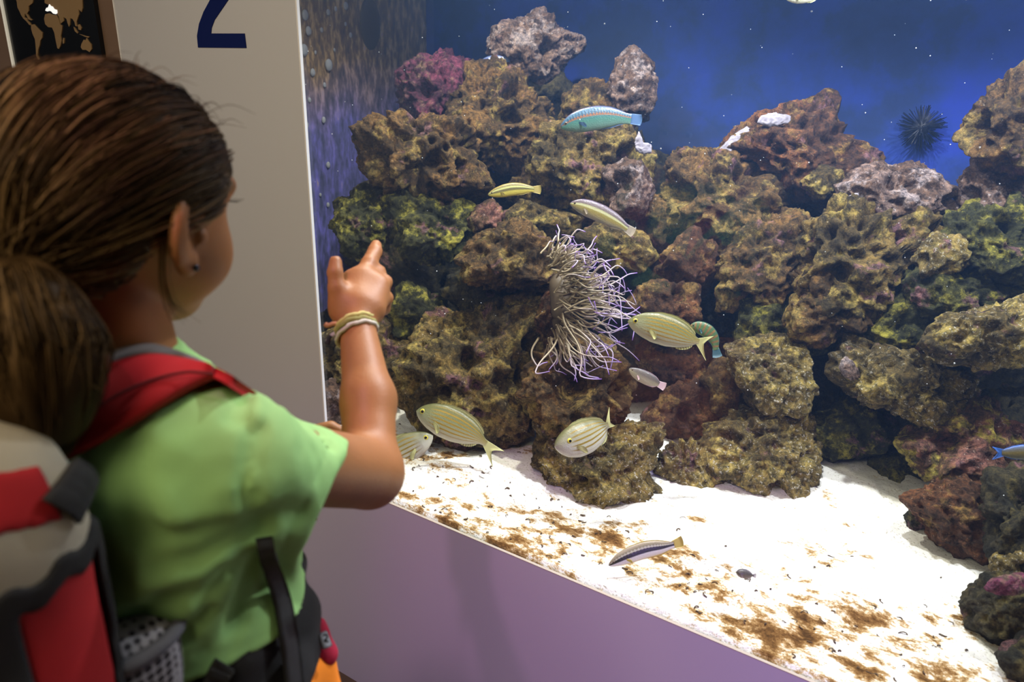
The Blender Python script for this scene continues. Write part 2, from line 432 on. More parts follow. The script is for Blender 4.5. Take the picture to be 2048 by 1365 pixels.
bchild('edge_strip', mesh_np('edge_strip', *box(bx0 - 0.010, bx0, -0.008, 0.006, 0.95, 1.95), smooth=False), m_alu)
S7 = 620 / 2048
def zpoly(pts, y0, y1, nm, mat):
    q = [(v[0], v[2]) for v in (wall_pt(x * S7, y * S7, y1) for x, y in pts)]
    return bchild(nm, bm_mesh(nm, prism(q, y0, y1)), mat)
maps = [
    [(95, -60), (240, -60), (225, 0), (222, 20), (195, 42), (196, 72), (182, 95), (170, 92), (168, 115), (185, 120), (188, 135), (205, 150), (215, 168), (200, 165), (180, 140), (160, 122), (145, 98), (135, 75), (122, 50), (118, 15)],
    [(212, 165), (232, 160), (250, 180), (270, 200), (287, 215), (285, 250), (272, 270), (268, 300), (258, 330), (255, 365), (268, 392), (258, 396), (246, 370), (243, 320), (238, 260), (222, 225), (212, 190)],
    [(305, 95), (330, 88), (352, 98), (378, 100), (395, 130), (405, 165), (418, 168), (415, 200), (408, 240), (412, 270), (405, 305), (395, 324), (385, 318), (375, 270), (365, 215), (350, 182), (325, 180), (305, 160), (298, 125)],
    [(425, 250), (432, 252), (430, 285), (422, 290), (420, 270)],
    [(300, -60), (560, -60), (550, 10), (552, 55), (545, 80), (525, 60), (528, 95), (520, 120), (512, 145), (515, 175), (505, 172), (498, 145), (485, 125), (470, 120), (468, 165), (462, 178), (452, 150), (445, 125), (425, 112), (428, 140), (408, 155), (395, 110), (382, 88), (385, 68), (362, 58), (340, 35), (318, 28), (302, 20)],
    [(545, 290), (560, 262), (572, 268), (578, 250), (590, 270), (610, 295), (612, 325), (598, 345), (575, 330), (552, 330), (540, 312)],
    [(492, 178), (502, 185), (522, 215), (518, 222), (500, 205)], [(530, 225), (555, 232), (575, 238), (598, 242), (590, 250), (560, 240)], [(520, 165), (532, 160), (545, 185), (540, 200), (525, 195)],
    [(176, 95), (188, 92), (205, 120), (222, 130), (215, 136), (195, 128)],
]
for pts in maps: zpoly(pts, -0.006, -0.0035, 'continent', m_tan)
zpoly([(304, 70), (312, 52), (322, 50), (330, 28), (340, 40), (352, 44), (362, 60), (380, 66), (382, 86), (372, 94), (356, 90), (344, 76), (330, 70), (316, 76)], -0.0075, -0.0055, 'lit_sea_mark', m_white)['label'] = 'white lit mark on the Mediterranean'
zpoly([(112, 438), (640, 466), (640, 470), (112, 442)], -0.006, -0.0035, 'rule_line', m_tan)
zpoly([(142, 485), (150, 498), (158, 486), (165, 500), (176, 492), (172, 516), (150, 516)], -0.006, -0.0035, 'gold_emblem', m_gold)

# ------------------------------------------------------------------ tank shell
TX0, TX1, TY1, TZ = -1.95, 1.6, 1.35, 2.3
m, nt, b = newmat('blue_tank_wall'); L = nt.links
tc = node(nt, 'ShaderNodeTexCoord'); n1 = node(nt, 'ShaderNodeTexNoise', Scale=3.2, Detail=6.0, Roughness=0.62); L.new(tc.outputs['Object'], n1.inputs['Vector'])
r = ramp(nt, [(0.32, (0.006, 0.020, 0.075)), (0.5, (0.010, 0.032, 0.15)), (0.62, (0.011, 0.040, 0.30)), (0.72, (0.012, 0.040, 0.40))]); L.new(n1.outputs['Fac'], r.inputs['Fac']); L.new(r.outputs['Color'], b.inputs['Base Color']); b.inputs['Roughness'].default_value = 0.9
structure('wall_tank_back', [box(TX0, TX1, TY1, TY1 + 0.03, 0, TZ)], m)
m, nt, b = newmat('algae_streaked_wall'); L = nt.links
tc = node(nt, 'ShaderNodeTexCoord'); mp = node(nt, 'ShaderNodeMapping'); mp.inputs['Scale'].default_value = (1, 44, 14); L.new(tc.outputs['Object'], mp.inputs['Vector'])
n1 = node(nt, 'ShaderNodeTexNoise', Scale=1.0, Detail=5.0, Roughness=0.65); L.new(mp.outputs['Vector'], n1.inputs['Vector'])
rb = ramp(nt, [(0.35, (0.03, 0.025, 0.03)), (0.5, (0.13, 0.08, 0.04)), (0.64, (0.40, 0.27, 0.12)), (0.75, (0.16, 0.14, 0.3))]); L.new(n1.outputs['Fac'], rb.inputs['Fac'])
rbl = ramp(nt, [(0.35, (0.03, 0.035, 0.09)), (0.5, (0.07, 0.07, 0.22)), (0.64, (0.12, 0.11, 0.46)), (0.75, (0.3, 0.24, 0.2))]); L.new(n1.outputs['Fac'], rbl.inputs['Fac'])
sx = node(nt, 'ShaderNodeSeparateXYZ'); L.new(tc.outputs['Object'], sx.inputs[0])
n2 = node(nt, 'ShaderNodeTexNoise', Scale=4.0, Detail=3.0); L.new(tc.outputs['Object'], n2.inputs['Vector'])
ad = node(nt, 'ShaderNodeMath', operation='ADD'); L.new(sx.outputs['Z'], ad.inputs[0])
sm = node(nt, 'ShaderNodeMath', operation='MULTIPLY'); L.new(n2.outputs['Fac'], sm.inputs[0]); sm.inputs[1].default_value = 0.35; L.new(sm.outputs[0], ad.inputs[1])
mr = node(nt, 'ShaderNodeMapRange'); mr.inputs['From Min'].default_value = 1.36; mr.inputs['From Max'].default_value = 1.60; L.new(ad.outputs[0], mr.inputs['Value'])
mx = node(nt, 'ShaderNodeMix', data_type='RGBA'); L.new(mr.outputs[0], mx.inputs[0]); L.new(rbl.outputs['Color'], mx.inputs[6]); L.new(rb.outputs['Color'], mx.inputs[7]); L.new(mx.outputs[2], b.inputs['Base Color']); b.inputs['Roughness'].default_value = 0.7
structure('wall_tank_left', [box(TX0 - 0.03, TX0, 0.02, TY1 + 0.03, 0, TZ)], m)
structure('wall_tank_right', [box(TX1, TX1 + 0.03, 0.02, TY1 + 0.03, 0, TZ)], simple('blue_tank_side', (0.02, 0.05, 0.2), 0.9))

# sand bed
def sand_h(x, y):
    p = np.stack([x, y, np.zeros_like(x)], 1)
    return SILL + 0.005 + 0.020 * fbm(p * 3.1 + 3, 3) * sstep(0.03, 0.25, y) + 0.006 * fbm(p * 14, 3) * sstep(0.0, 0.08, y) + 0.0016 * fbm(p * 60, 2)
xs = np.linspace(TX0, TX1, 520); ys = np.concatenate([[PT + 0.0055], np.linspace(PT + 0.010, TY1, 240)])
XX, YY = np.meshgrid(xs, ys, indexing='ij'); hz = sand_h(XX.ravel(), YY.ravel())
hz = np.where(YY.ravel() < PT + 0.006, SILL - 0.03, hz)
V = np.stack([XX.ravel(), YY.ravel(), hz], 1); nx, ny = len(xs), len(ys)
i = np.arange(nx - 1)[:, None] * ny + np.arange(ny - 1)[None]; F = np.stack([i, i + ny, i + ny + 1, i + 1], -1).reshape(-1, 4)
m, nt, b = newmat('white_sand'); L = nt.links
tc = node(nt, 'ShaderNodeTexCoord'); mp = node(nt, 'ShaderNodeMapping'); mp.inputs['Rotation'].default_value = (0, 0, math.radians(-8)); mp.inputs['Scale'].default_value = (1.0, 1.5, 1); L.new(tc.outputs['Object'], mp.inputs['Vector'])
n1 = node(nt, 'ShaderNodeTexNoise', Scale=22.0, Detail=10.0, Roughness=0.78, Distortion=0.15); L.new(mp.outputs['Vector'], n1.inputs['Vector'])
n2 = node(nt, 'ShaderNodeTexNoise', Scale=5.5, Detail=2.0); L.new(mp.outputs['Vector'], n2.inputs['Vector'])
sx = node(nt, 'ShaderNodeSeparateXYZ'); L.new(tc.outputs['Object'], sx.inputs[0])
fy = node(nt, 'ShaderNodeMapRange'); fy.inputs['From Min'].default_value = 0.03; fy.inputs['From Max'].default_value = 0.60; fy.inputs['To Min'].default_value = 0.125; fy.inputs['To Max'].default_value = -0.10; L.new(sx.outputs['Y'], fy.inputs['Value'])
a1 = node(nt, 'ShaderNodeMath', operation='ADD'); L.new(n1.outputs['Fac'], a1.inputs[0]); L.new(fy.outputs[0], a1.inputs[1])
a2 = node(nt, 'ShaderNodeMath', operation='MULTIPLY_ADD'); L.new(n2.outputs['Fac'], a2.inputs[0]); a2.inputs[1].default_value = 0.55; L.new(a1.outputs[0], a2.inputs[2])
fx = node(nt, 'ShaderNodeMapRange'); fx.inputs['From Min'].default_value = -0.7; fx.inputs['From Max'].default_value = 0.1; fx.inputs['To Min'].default_value = -0.01; fx.inputs['To Max'].default_value = 0.045; L.new(sx.outputs['X'], fx.inputs['Value'])
a3 = node(nt, 'ShaderNodeMath', operation='ADD'); L.new(a2.outputs[0], a3.inputs[0]); L.new(fx.outputs[0], a3.inputs[1]); a2 = a3
rs = ramp(nt, [(0.690, (0.84, 0.83, 0.80)), (0.722, (0.60, 0.49, 0.32)), (0.752, (0.36, 0.22, 0.09)), (0.80, (0.17, 0.085, 0.028)), (0.88, (0.06, 0.03, 0.012))]); asc = node(nt, 'ShaderNodeMath', operation='MULTIPLY'); asc.inputs[1].default_value = 0.8; L.new(a2.outputs[0], asc.inputs[0]); L.new(asc.outputs[0], rs.inputs['Fac'])
n3 = node(nt, 'ShaderNodeTexNoise', Scale=240.0, Detail=3.0); L.new(tc.outputs['Object'], n3.inputs['Vector'])
rg = ramp(nt, [(0.3, (0.55, 0.53, 0.48)), (0.42, (1, 1, 1))]); L.new(n3.outputs['Fac'], rg.inputs['Fac'])
mm = node(nt, 'ShaderNodeMix', data_type='RGBA', blend_type='MULTIPLY'); mm.inputs[0].default_value = 1.0; L.new(rs.outputs['Color'], mm.inputs[6]); L.new(rg.outputs['Color'], mm.inputs[7])
L.new(mm.outputs[2], b.inputs['Base Color']); b.inputs['Roughness'].default_value = 0.95; b.inputs['Specular IOR Level'].default_value = 0.1
bp = node(nt, 'ShaderNodeBump', Strength=0.5, Distance=0.003); L.new(n3.outputs['Fac'], bp.inputs['Height']); L.new(bp.outputs['Normal'], b.inputs['Normal'])
o = link('sand_bed', mesh_np('sand_bed', V, F), m); tag(o, 'white sand with brown stains covering the tank floor', 'sand', kind='stuff')

# water: a thin blue haze through the whole tank
mw, nt, b = newmat('tank_water'); nt.nodes.remove(b)
vs = node(nt, 'ShaderNodeVolumePrincipled'); vs.inputs['Color'].default_value = (0.25, 0.45, 1.0, 1); vs.inputs['Density'].default_value = 0.06; vs.inputs['Absorption Color'].default_value = (0.5, 0.75, 1, 1); vs.inputs['Anisotropy'].default_value = 0.2
nt.links.new(vs.outputs[0], nt.nodes['Material Output'].inputs['Volume'])
o = link('tank_water', mesh_np('tank_water', *box(TX0 + 0.004, TX1 - 0.004, PT + 0.006, TY1 - 0.003, 0.45, 2.0), smooth=False), mw)
tag(o, 'clear bluish water filling the aquarium', 'water', kind='stuff')
# ------------------------------------------------------------------ reef rocks, one object each
def rock(poly, y, kind, label, sub=5, thick=0.8, seed=1, pit=1.0, rough=1.0, lean=0.0, name='reef_rock', cat='rock', ridges=0, sink=0.0):
    p = np.array(poly, float); c = (p.min(0) + p.max(0)) / 2
    A2 = p - c; x, yv = A2[:, 0], A2[:, 1]; x2, y2 = np.roll(x, -1), np.roll(yv, -1)
    ar = (x * y2 - x2 * yv); c = c + np.array([((x + x2) * ar).sum(), ((yv + y2) * ar).sum()]) / (3 * ar.sum())
    q = p - c; ang = np.linspace(-np.pi, np.pi, 361); rr = np.zeros(361)
    for k in range(len(q)):
        a, b2 = q[k], q[(k + 1) % len(q)]; e = b2 - a
        D = np.stack([np.cos(ang), np.sin(ang)], 1); den = D[:, 0] * e[1] - D[:, 1] * e[0]
        with np.errstate(all='ignore'):
            t = (a[0] * e[1] - a[1] * e[0]) / den; s = (a[0] * D[:, 1] - a[1] * D[:, 0]) / den
        ok = (np.abs(den) > 1e-9) & (t > 0) & (s >= -1e-6) & (s <= 1 + 1e-6); rr = np.where(ok, np.maximum(rr, t), rr)
    rr = np.where(rr > 0, rr, rr[rr > 0].mean())
    ker = np.ones(9) / 9; rr = np.convolve(np.concatenate([rr[-5:-1], rr, rr[1:5]]), ker, 'valid')
    zd = zd_at_y(c[0], c[1], y); V, F = ico(sub)
    rho = np.hypot(V[:, 0], V[:, 1]); phi = np.arctan2(V[:, 1], V[:, 0]); R = np.interp(phi, ang, rr)
    g = np.minimum(1, rho) ** 0.72; mean = rr.mean() * zd / FPX; T = thick * mean
    dep = np.sign(V[:, 2]) * np.abs(V[:, 2]) ** 0.85 * T
    px = c[0] + R * g * np.cos(phi); py = c[1] + R * g * np.sin(phi)
    zz = zd + lean * (py - c[1]) / FPX * zd * -1.0        # top leans away from the glass
    loc = np.stack([(px - CX) / FPX * zz, (py - CY) / FPX * zz, zz + dep], 1) @ RW.T + CAM
    cen = P(c[0], c[1], zd)
    Nn = V @ np.array([[1, 0, 0], [0, 1, 0], [0, 0, 1.0]]); Nn = Nn @ RW.T
    w0 = loc + seed * 3.71; s = mean / 0.10
    sc_ = max(0.35, min(1.3, s))
    d = 0.027 * sc_ * rough * fbm(w0 * 9, 3) + 0.026 * sc_ * rough * (0.45 - np.abs(fbm(w0 * 20 + 5, 3)))
    f1, r1 = worley(w0 * 11 + 0.35 * np.stack([fbm(w0 * 8, 2)] * 3, 1)); d -= pit * 0.052 * sc_ * np.where(r1 > 0.48, 1 - sstep(0.20, 0.45, f1), 0)
    f2, r2 = worley(w0 * 30); d -= pit * 0.013 * sc_ * np.where(r2 > 0.35, 1 - sstep(0.12, 0.50, f2), 0)
    f3, r3 = worley(w0 * 75); d += 0.0075 * rough * (0.45 - f3)
    d += 0.0034 * rough * fbm(w0 * 140, 2)
    if ridges: d += 0.010 * np.sin((loc - cen) @ RW[:, 0] * 300) * sstep(0.0, 0.03, (loc - cen) @ -RW[:, 1])
    loc = loc + Nn * d[:, None]
    o = link(name, mesh_np(name, loc - cen, F), ROCK[kind], loc=cen)
    tag(o, label, cat, 'rocks of the aquarium reef'); return o

RK = [
 # far background mass: filler rocks, the shade of the gaps put into dark colour
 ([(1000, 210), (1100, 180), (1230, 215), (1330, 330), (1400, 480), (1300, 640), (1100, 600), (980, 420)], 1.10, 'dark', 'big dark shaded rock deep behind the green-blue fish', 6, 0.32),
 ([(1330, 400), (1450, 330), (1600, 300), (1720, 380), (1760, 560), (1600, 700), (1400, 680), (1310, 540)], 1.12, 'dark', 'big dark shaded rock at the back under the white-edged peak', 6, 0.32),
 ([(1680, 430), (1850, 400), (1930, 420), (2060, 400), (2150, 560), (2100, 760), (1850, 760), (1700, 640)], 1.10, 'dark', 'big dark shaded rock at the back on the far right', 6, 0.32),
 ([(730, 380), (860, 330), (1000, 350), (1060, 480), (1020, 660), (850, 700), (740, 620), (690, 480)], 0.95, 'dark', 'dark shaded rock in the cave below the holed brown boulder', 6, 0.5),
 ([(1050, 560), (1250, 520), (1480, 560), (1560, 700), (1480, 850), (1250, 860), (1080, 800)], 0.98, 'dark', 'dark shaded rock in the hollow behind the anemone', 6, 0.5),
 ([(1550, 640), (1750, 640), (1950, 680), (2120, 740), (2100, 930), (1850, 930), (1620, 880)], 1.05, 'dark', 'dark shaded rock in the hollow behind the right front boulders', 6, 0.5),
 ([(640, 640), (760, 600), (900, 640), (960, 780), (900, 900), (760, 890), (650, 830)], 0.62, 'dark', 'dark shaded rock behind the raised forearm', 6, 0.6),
 # upper left
 ([(995, 60), (1030, 45), (1070, 28), (1110, 55), (1157, 85), (1150, 112), (1120, 132), (1090, 165), (1040, 150), (1005, 135), (988, 92)], 1.12, 'pale', 'pale craggy rock forming the highest left peak', 6, 0.8),
 ([(1030, 140), (1090, 140), (1140, 165), (1150, 205), (1110, 225), (1050, 200)], 1.12, 'dark', 'dark rock right below the highest left peak', 5, 0.8),
 ([(1232, 112), (1262, 96), (1300, 128), (1310, 180), (1300, 232), (1260, 262), (1225, 225), (1215, 165)], 1.08, 'pale', 'slender pale pointed rock above the tail of the green-blue fish', 5, 0.8),
 ([(1130, 190), (1170, 160), (1225, 160), (1250, 205), (1240, 250), (1180, 255), (1120, 235)], 1.05, 'brown', 'brown rock beside the slender pale pointed rock', 5, 0.8),
 ([(798, 145), (850, 116), (902, 113), (945, 145), (962, 195), (925, 240), (850, 250), (803, 215)], 0.98, 'purple', 'rounded purple rock against the dark blue wall', 6, 0.9),
 ([(898, 215), (950, 150), (1035, 144), (1062, 190), (1108, 210), (1112, 265), (1062, 330), (960, 325), (897, 260)], 0.90, 'brown', 'brown pitted rock right of the purple rock', 6, 0.8),
 ([(1062, 300), (1110, 258), (1190, 225), (1245, 265), (1290, 320), (1296, 380), (1235, 420), (1150, 415), (1095, 385), (1055, 340)], 0.86, 'gold', 'golden brown rock below the green-blue fish', 6, 0.8),
 ([(1205, 345), (1248, 322), (1288, 334), (1305, 385), (1285, 435), (1222, 428)], 0.78, 'pale', 'small rock with a pale right face under the lilac scrap', 5, 0.8),
 ([(1045, 330), (1120, 350), (1140, 400), (1110, 440), (1040, 430), (1015, 390)], 0.86, 'brown', 'brown rock behind the tail of the yellow striped fish', 5, 0.8),
 ([(712, 292), (745, 238), (800, 255), (870, 230), (932, 270), (967, 320), (967, 372), (905, 402), (850, 388), (790, 378), (738, 345)], 0.60, 'brown', 'big brown boulder full of holes, upper left of the reef', 6, 0.85),
 ([(678, 400), (730, 374), (790, 395), (800, 450), (760, 500), (690, 510), (662, 455)], 0.48, 'olive', 'yellow-green rock at the left above the raised finger', 6, 0.8),
 ([(770, 400), (850, 385), (925, 400), (957, 440), (950, 500), (900, 525), (800, 505), (760, 450)], 0.55, 'olive', 'dark green rock below the holed brown boulder', 6, 0.7),
 ([(1000, 430), (1040, 402), (1110, 418), (1172, 435), (1155, 462), (1085, 478), (1010, 468)], 0.70, 'gold', 'flat golden ledge between the two upper wrasses', 5, 0.8),
 ([(945, 420), (985, 400), (1010, 430), (1005, 470), (960, 480), (930, 455)], 0.62, 'pinkgold', 'small pinkish rock under the yellow striped fish head', 5, 0.8),
 # centre left
 ([(912, 535), (955, 488), (1000, 452), (1060, 460), (1112, 490), (1135, 540), (1120, 585), (1060, 580), (1000, 578), (938, 562)], 0.50, 'brown', 'brown pitted boulder left of the anemone', 6, 0.8),
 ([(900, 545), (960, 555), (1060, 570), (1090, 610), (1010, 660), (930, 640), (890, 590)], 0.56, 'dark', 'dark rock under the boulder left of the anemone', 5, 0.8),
 ([(780, 600), (820, 563), (880, 598), (902, 650), (850, 690), (790, 675)], 0.46, 'olive', 'green rock just right of the hand', 5, 0.8),
 ([(800, 720), (860, 650), (930, 632), (1000, 598), (1078, 572), (1108, 620), (1098, 700), (1085, 780), (1062, 850), (1000, 890), (900, 885), (830, 840), (788, 785)], 0.40, 'gold', 'large brown cliff-like boulder above the big left bream', 6, 0.6),
 ([(645, 680), (700, 640), (790, 650), (850, 690), (800, 760), (700, 800), (640, 760)], 0.36, 'gold', 'brown rock behind the wrist bracelets', 6, 0.7),
 ([(640, 770), (680, 760), (715, 800), (710, 860), (660, 880), (635, 840)], 0.24, 'pale', 'small lilac-grey rock at the window edge beside the sleeve', 5, 0.8),
 ([(1058, 790), (1075, 720), (1140, 680), (1232, 686), (1258, 760), (1242, 850), (1150, 872), (1085, 855)], 0.40, 'brown', 'brown boulder under the anemone', 6, 0.75),
 ([(1075, 860), (1150, 838), (1250, 838), (1322, 853), (1320, 900), (1275, 945), (1310, 985), (1313, 1030), (1240, 1032), (1150, 1002), (1088, 965), (1070, 910)], 0.36, 'speck', 'dark speckled boulder on the sand behind the facing bream', 6, 0.65),
 ([(1085, 590), (1120, 580), (1140, 630), (1125, 690), (1090, 720), (1070, 650)], 0.46, 'red', 'narrow purple-brown rock at the anemone root', 5, 0.8),
 # centre
 ([(1150, 480), (1200, 448), (1280, 468), (1312, 510), (1280, 545), (1200, 525)], 0.70, 'gold', 'olive-topped ledge behind the top of the anemone', 5, 0.8),
 ([(1280, 400), (1330, 390), (1350, 450), (1320, 490), (1270, 470)], 0.85, 'brown', 'small brown rock right of the violet-backed wrasse', 5, 0.8),
 ([(1298, 540), (1340, 490), (1390, 463), (1432, 490), (1432, 545), (1380, 575), (1310, 575)], 0.78, 'red', 'reddish rock with a green rim in the middle of the reef', 5, 0.8),
 ([(1270, 565), (1340, 555), (1400, 570), (1395, 640), (1300, 650), (1255, 615)], 0.70, 'red', 'red-brown rock above the bream beside the anemone', 5, 0.8),
 ([(1285, 680), (1370, 690), (1420, 720), (1400, 770), (1310, 770), (1270, 720)], 0.75, 'red', 'dark red rock below the bream beside the anemone', 5, 0.8),
 ([(1438, 510), (1490, 450), (1560, 428), (1625, 470), (1610, 560), (1545, 622), (1440, 612)], 0.86, 'brown', 'brown rock with reddish ridges in the middle of the reef', 6, 0.8),
 ([(1470, 600), (1560, 585), (1640, 620), (1640, 700), (1560, 720), (1480, 690)], 0.80, 'olive', 'dark olive rock above the twisted brown rock', 5, 0.7),
 # upper right
 ([(1333, 352), (1358, 294), (1412, 310), (1480, 330), (1557, 362), (1560, 432), (1520, 462), (1440, 472), (1345, 440)], 0.95, 'brown', 'golden brown rock left of the white-edged peak', 6, 0.8),
 ([(1433, 302), (1480, 258), (1540, 228), (1600, 205), (1640, 193), (1662, 220), (1672, 260), (1720, 300), (1737, 345), (1715, 380), (1650, 400), (1560, 375), (1490, 332)], 1.10, 'red', 'tall brown peak with white patches on its left slope', 6, 0.8),
 ([(1596, 360), (1640, 328), (1682, 345), (1672, 385), (1630, 402)], 0.98, 'gold', 'small arched rock with a whitish rim under the tall peak', 5, 0.8),
 ([(1690, 375), (1740, 328), (1830, 340), (1892, 380), (1898, 425), (1830, 445), (1735, 432)], 0.95, 'pale', 'pale grey flat-topped rock right of the tall peak', 6, 0.8),
 ([(1615, 440), (1700, 400), (1830, 425), (1872, 470), (1805, 525), (1785, 595), (1700, 645), (1620, 640), (1598, 560)], 0.84, 'gold', 'big rough golden brown slab at the centre right', 6, 0.7),
 ([(1590, 560), (1660, 520), (1760, 530), (1780, 600), (1720, 660), (1640, 690), (1570, 660)], 0.78, 'brown', 'rough brown rock at the foot of the golden slab', 6, 0.7),
 ([(1933, 232), (1960, 200), (2010, 153), (2060, 133), (2110, 200), (2100, 330), (2040, 335), (1980, 300), (1936, 282)], 1.00, 'brown', 'tall brown rock in the upper right corner', 6, 0.8),
 ([(1918, 392), (1930, 340), (1975, 318), (2060, 328), (2090, 420), (2000, 455), (1930, 425)], 1.00, 'pale', 'grey rock below the upper right corner rock', 6, 0.8),
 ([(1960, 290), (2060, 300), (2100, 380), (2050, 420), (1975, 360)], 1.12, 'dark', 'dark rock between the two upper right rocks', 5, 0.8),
 ([(1886, 430), (1960, 405), (2060, 425), (2100, 560), (2010, 570), (1930, 540), (1888, 490)], 0.90, 'olive', 'olive rock at the right edge under the grey rock', 6, 0.8),
 ([(1822, 512), (1868, 468), (1930, 480), (1942, 522), (1900, 550), (1838, 556)], 0.80, 'speck', 'small pale rock with a round hole at the right', 5, 0.8),
 ([(1800, 540), (1900, 545), (2000, 560), (2060, 600), (1980, 640), (1870, 640), (1800, 600)], 0.84, 'olive', 'shaded green rock below the pale holed rock', 6, 0.8),
 # right middle and front
 ([(1727, 665), (1760, 618), (1810, 598), (1852, 620), (1865, 672), (1835, 710), (1760, 705)], 0.78, 'olive', 'yellowish arched rock with a dark hole', 5, 0.8),
 ([(1858, 692), (1900, 625), (1970, 613), (2050, 598), (2110, 640), (2090, 730), (1990, 735), (1900, 712)], 0.72, 'speck', 'speckled overhanging rock at the right edge', 6, 0.8),
 ([(1668, 700), (1710, 663), (1755, 690), (1850, 700), (1955, 760), (1948, 805), (1890, 852), (1800, 835), (1700, 785), (1665, 740)], 0.74, 'speck', 'large speckled boulder with a pale knob on its left', 6, 0.75),
 ([(1448, 692), (1520, 678), (1592, 690), (1625, 760), (1612, 825), (1560, 835), (1508, 800), (1468, 745)], 0.66, 'speck', 'twisted speckled brown rock in the centre', 6, 0.8),
 ([(1405, 760), (1440, 720), (1480, 740), (1510, 800), (1480, 840), (1420, 820)], 0.70, 'brown', 'brown finger-shaped rock left of the twisted rock', 5, 0.8),
 ([(1295, 830), (1340, 780), (1400, 760), (1435, 790), (1425, 860), (1375, 885), (1305, 872)], 0.68, 'red', 'brown rock behind the strip of bright sand', 5, 0.8),
 ([(1608, 865), (1640, 820), (1700, 788), (1745, 820), (1778, 870), (1745, 915), (1660, 925)], 0.76, 'olive', 'green-brown rock right of the big front boulder', 5, 0.8),
 ([(1622, 900), (1700, 905), (1740, 935), (1730, 965), (1660, 965), (1620, 945)], 0.80, 'dark', 'low dark green rock on the sand behind the big front boulder', 5, 0.8),
 ([(1428, 855), (1480, 823), (1560, 818), (1602, 832), (1634, 920), (1622, 992), (1570, 998), (1500, 972), (1430, 935)], 0.60, 'speck', 'big speckled boulder on the sand in front', 6, 0.75),
 ([(1745, 925), (1790, 900), (1865, 900), (1905, 940), (1885, 985), (1800, 975), (1752, 962)], 0.80, 'olive', 'green rock with a dark hole on the sand at the right', 5, 0.8),
 ([(1795, 885), (1870, 842), (1930, 788), (1962, 800), (2020, 850), (2060, 890), (2010, 945), (1900, 965), (1830, 935)], 0.72, 'pinkgold', 'pink and yellow mound at the right', 6, 0.75),
 ([(1812, 1002), (1880, 968), (1960, 968), (2012, 1000), (2022, 1080), (1982, 1122), (1900, 1095), (1835, 1042)], 0.56, 'red', 'round reddish rock overhanging the sand at the right', 6, 0.8),
 ([(1995, 955), (2060, 930), (2120, 1000), (2100, 1150), (2010, 1140), (1985, 1060)], 0.50, 'dark', 'dark brown rock on the right edge beside the round reddish rock', 6, 0.8),
 ([(1985, 1118), (2040, 1088), (2085, 1120), (2070, 1165), (2005, 1165)], 0.42, 'speck', 'small pale-topped stone above the pink-topped rock', 5, 0.8),
 ([(1953, 1210), (1988, 1160), (2060, 1148), (2120, 1200), (2100, 1295), (2015, 1305), (1958, 1258)], 0.30, 'dark', 'dark rock with a pink crust on top near the front right corner', 6, 0.85),
 ([(2000, 1315), (2060, 1275), (2110, 1320), (2080, 1375), (2020, 1365)], 0.20, 'dark', 'dark rock in the lowest right corner', 5, 0.85),
 ([(1810, 1035), (1822, 1018), (1848, 1025), (1852, 1048), (1825, 1056)], 0.57, 'dark', 'pebble with dark specks under the round reddish rock', 5, 0.8),
]
for k, (poly, y, kind, label, sub, thick) in enumerate(RK):
    rock(poly, y, kind, label, sub, thick, seed=k + 1, lean=0.25 if sub == 6 and y > 0.3 else 0.0)
rock([(1305, 925), (1345, 888), (1410, 893), (1452, 950), (1425, 992), (1372, 982), (1318, 950)], 0.50, 'speck', 'low rock with a serrated ridge on the bright sand', 6, 0.7, seed=90, pit=0.5, name='ridged_rock', ridges=1)
# crusts and scraps that sit on the rocks
def crust(poly, y, kind, label, seed, thick=0.3, name='rock_crust', cat='crust'):
    o = rock(poly, y, kind, label, 5, thick, seed, pit=0.6, rough=0.5, name=name, cat=cat); del o['group']; return o
m_lilac = simple('bleached_white', (0.26, 0.24, 0.30), 0.8, bump=0.6, bscale=70, var=0.35, vscale=60)
for poly, y, lab, sd in [
    ([(1512, 246), (1520, 232), (1550, 224), (1584, 232), (1580, 248), (1540, 254)], 0.97, 'white crust near the top of the tall brown peak', 101),
    ([(1434, 302), (1465, 272), (1498, 250), (1512, 260), (1490, 285), (1450, 312)], 0.98, 'white crust streak on the left slope of the tall peak', 102),
    ([(1690, 392), (1712, 378), (1745, 384), (1735, 398), (1702, 402)], 0.86, 'white crust patch on the golden slab', 103),
    ([(1678, 735), (1690, 712), (1708, 722), (1722, 755), (1700, 760)], 0.63, 'white scar on the pale knob of the large speckled boulder', 104)]:
    o = crust(poly, y, 'pale', lab, sd, 0.25)
    if sd != 104: o.data.materials[0] = m_lilac
o = crust([(1268, 285), (1278, 262), (1286, 284), (1302, 290), (1300, 306), (1286, 308), (1272, 302)], 0.72, 'pale', 'bright lilac-white scrap of sponge hanging below the green-blue fish', 110, 0.35, 'sponge_scrap', 'sponge'); o.data.materials[0] = m_lilac
o = crust([(1272, 955), (1278, 928), (1300, 932), (1318, 952), (1330, 975), (1300, 985), (1284, 975)], 0.44, 'pale', 'bright white lump of coral gravel beside the dark speckled boulder', 111, 0.6, 'coral_lump', 'coral'); o.data.materials[0] = simple('white_coral', (0.86, 0.86, 0.9), 0.9)
crust([(1965, 1180), (1990, 1158), (2045, 1148), (2075, 1165), (2060, 1180), (2000, 1190)], 0.235, 'purple', 'pink crust on the dark rock near the front right corner', 112, 0.5)

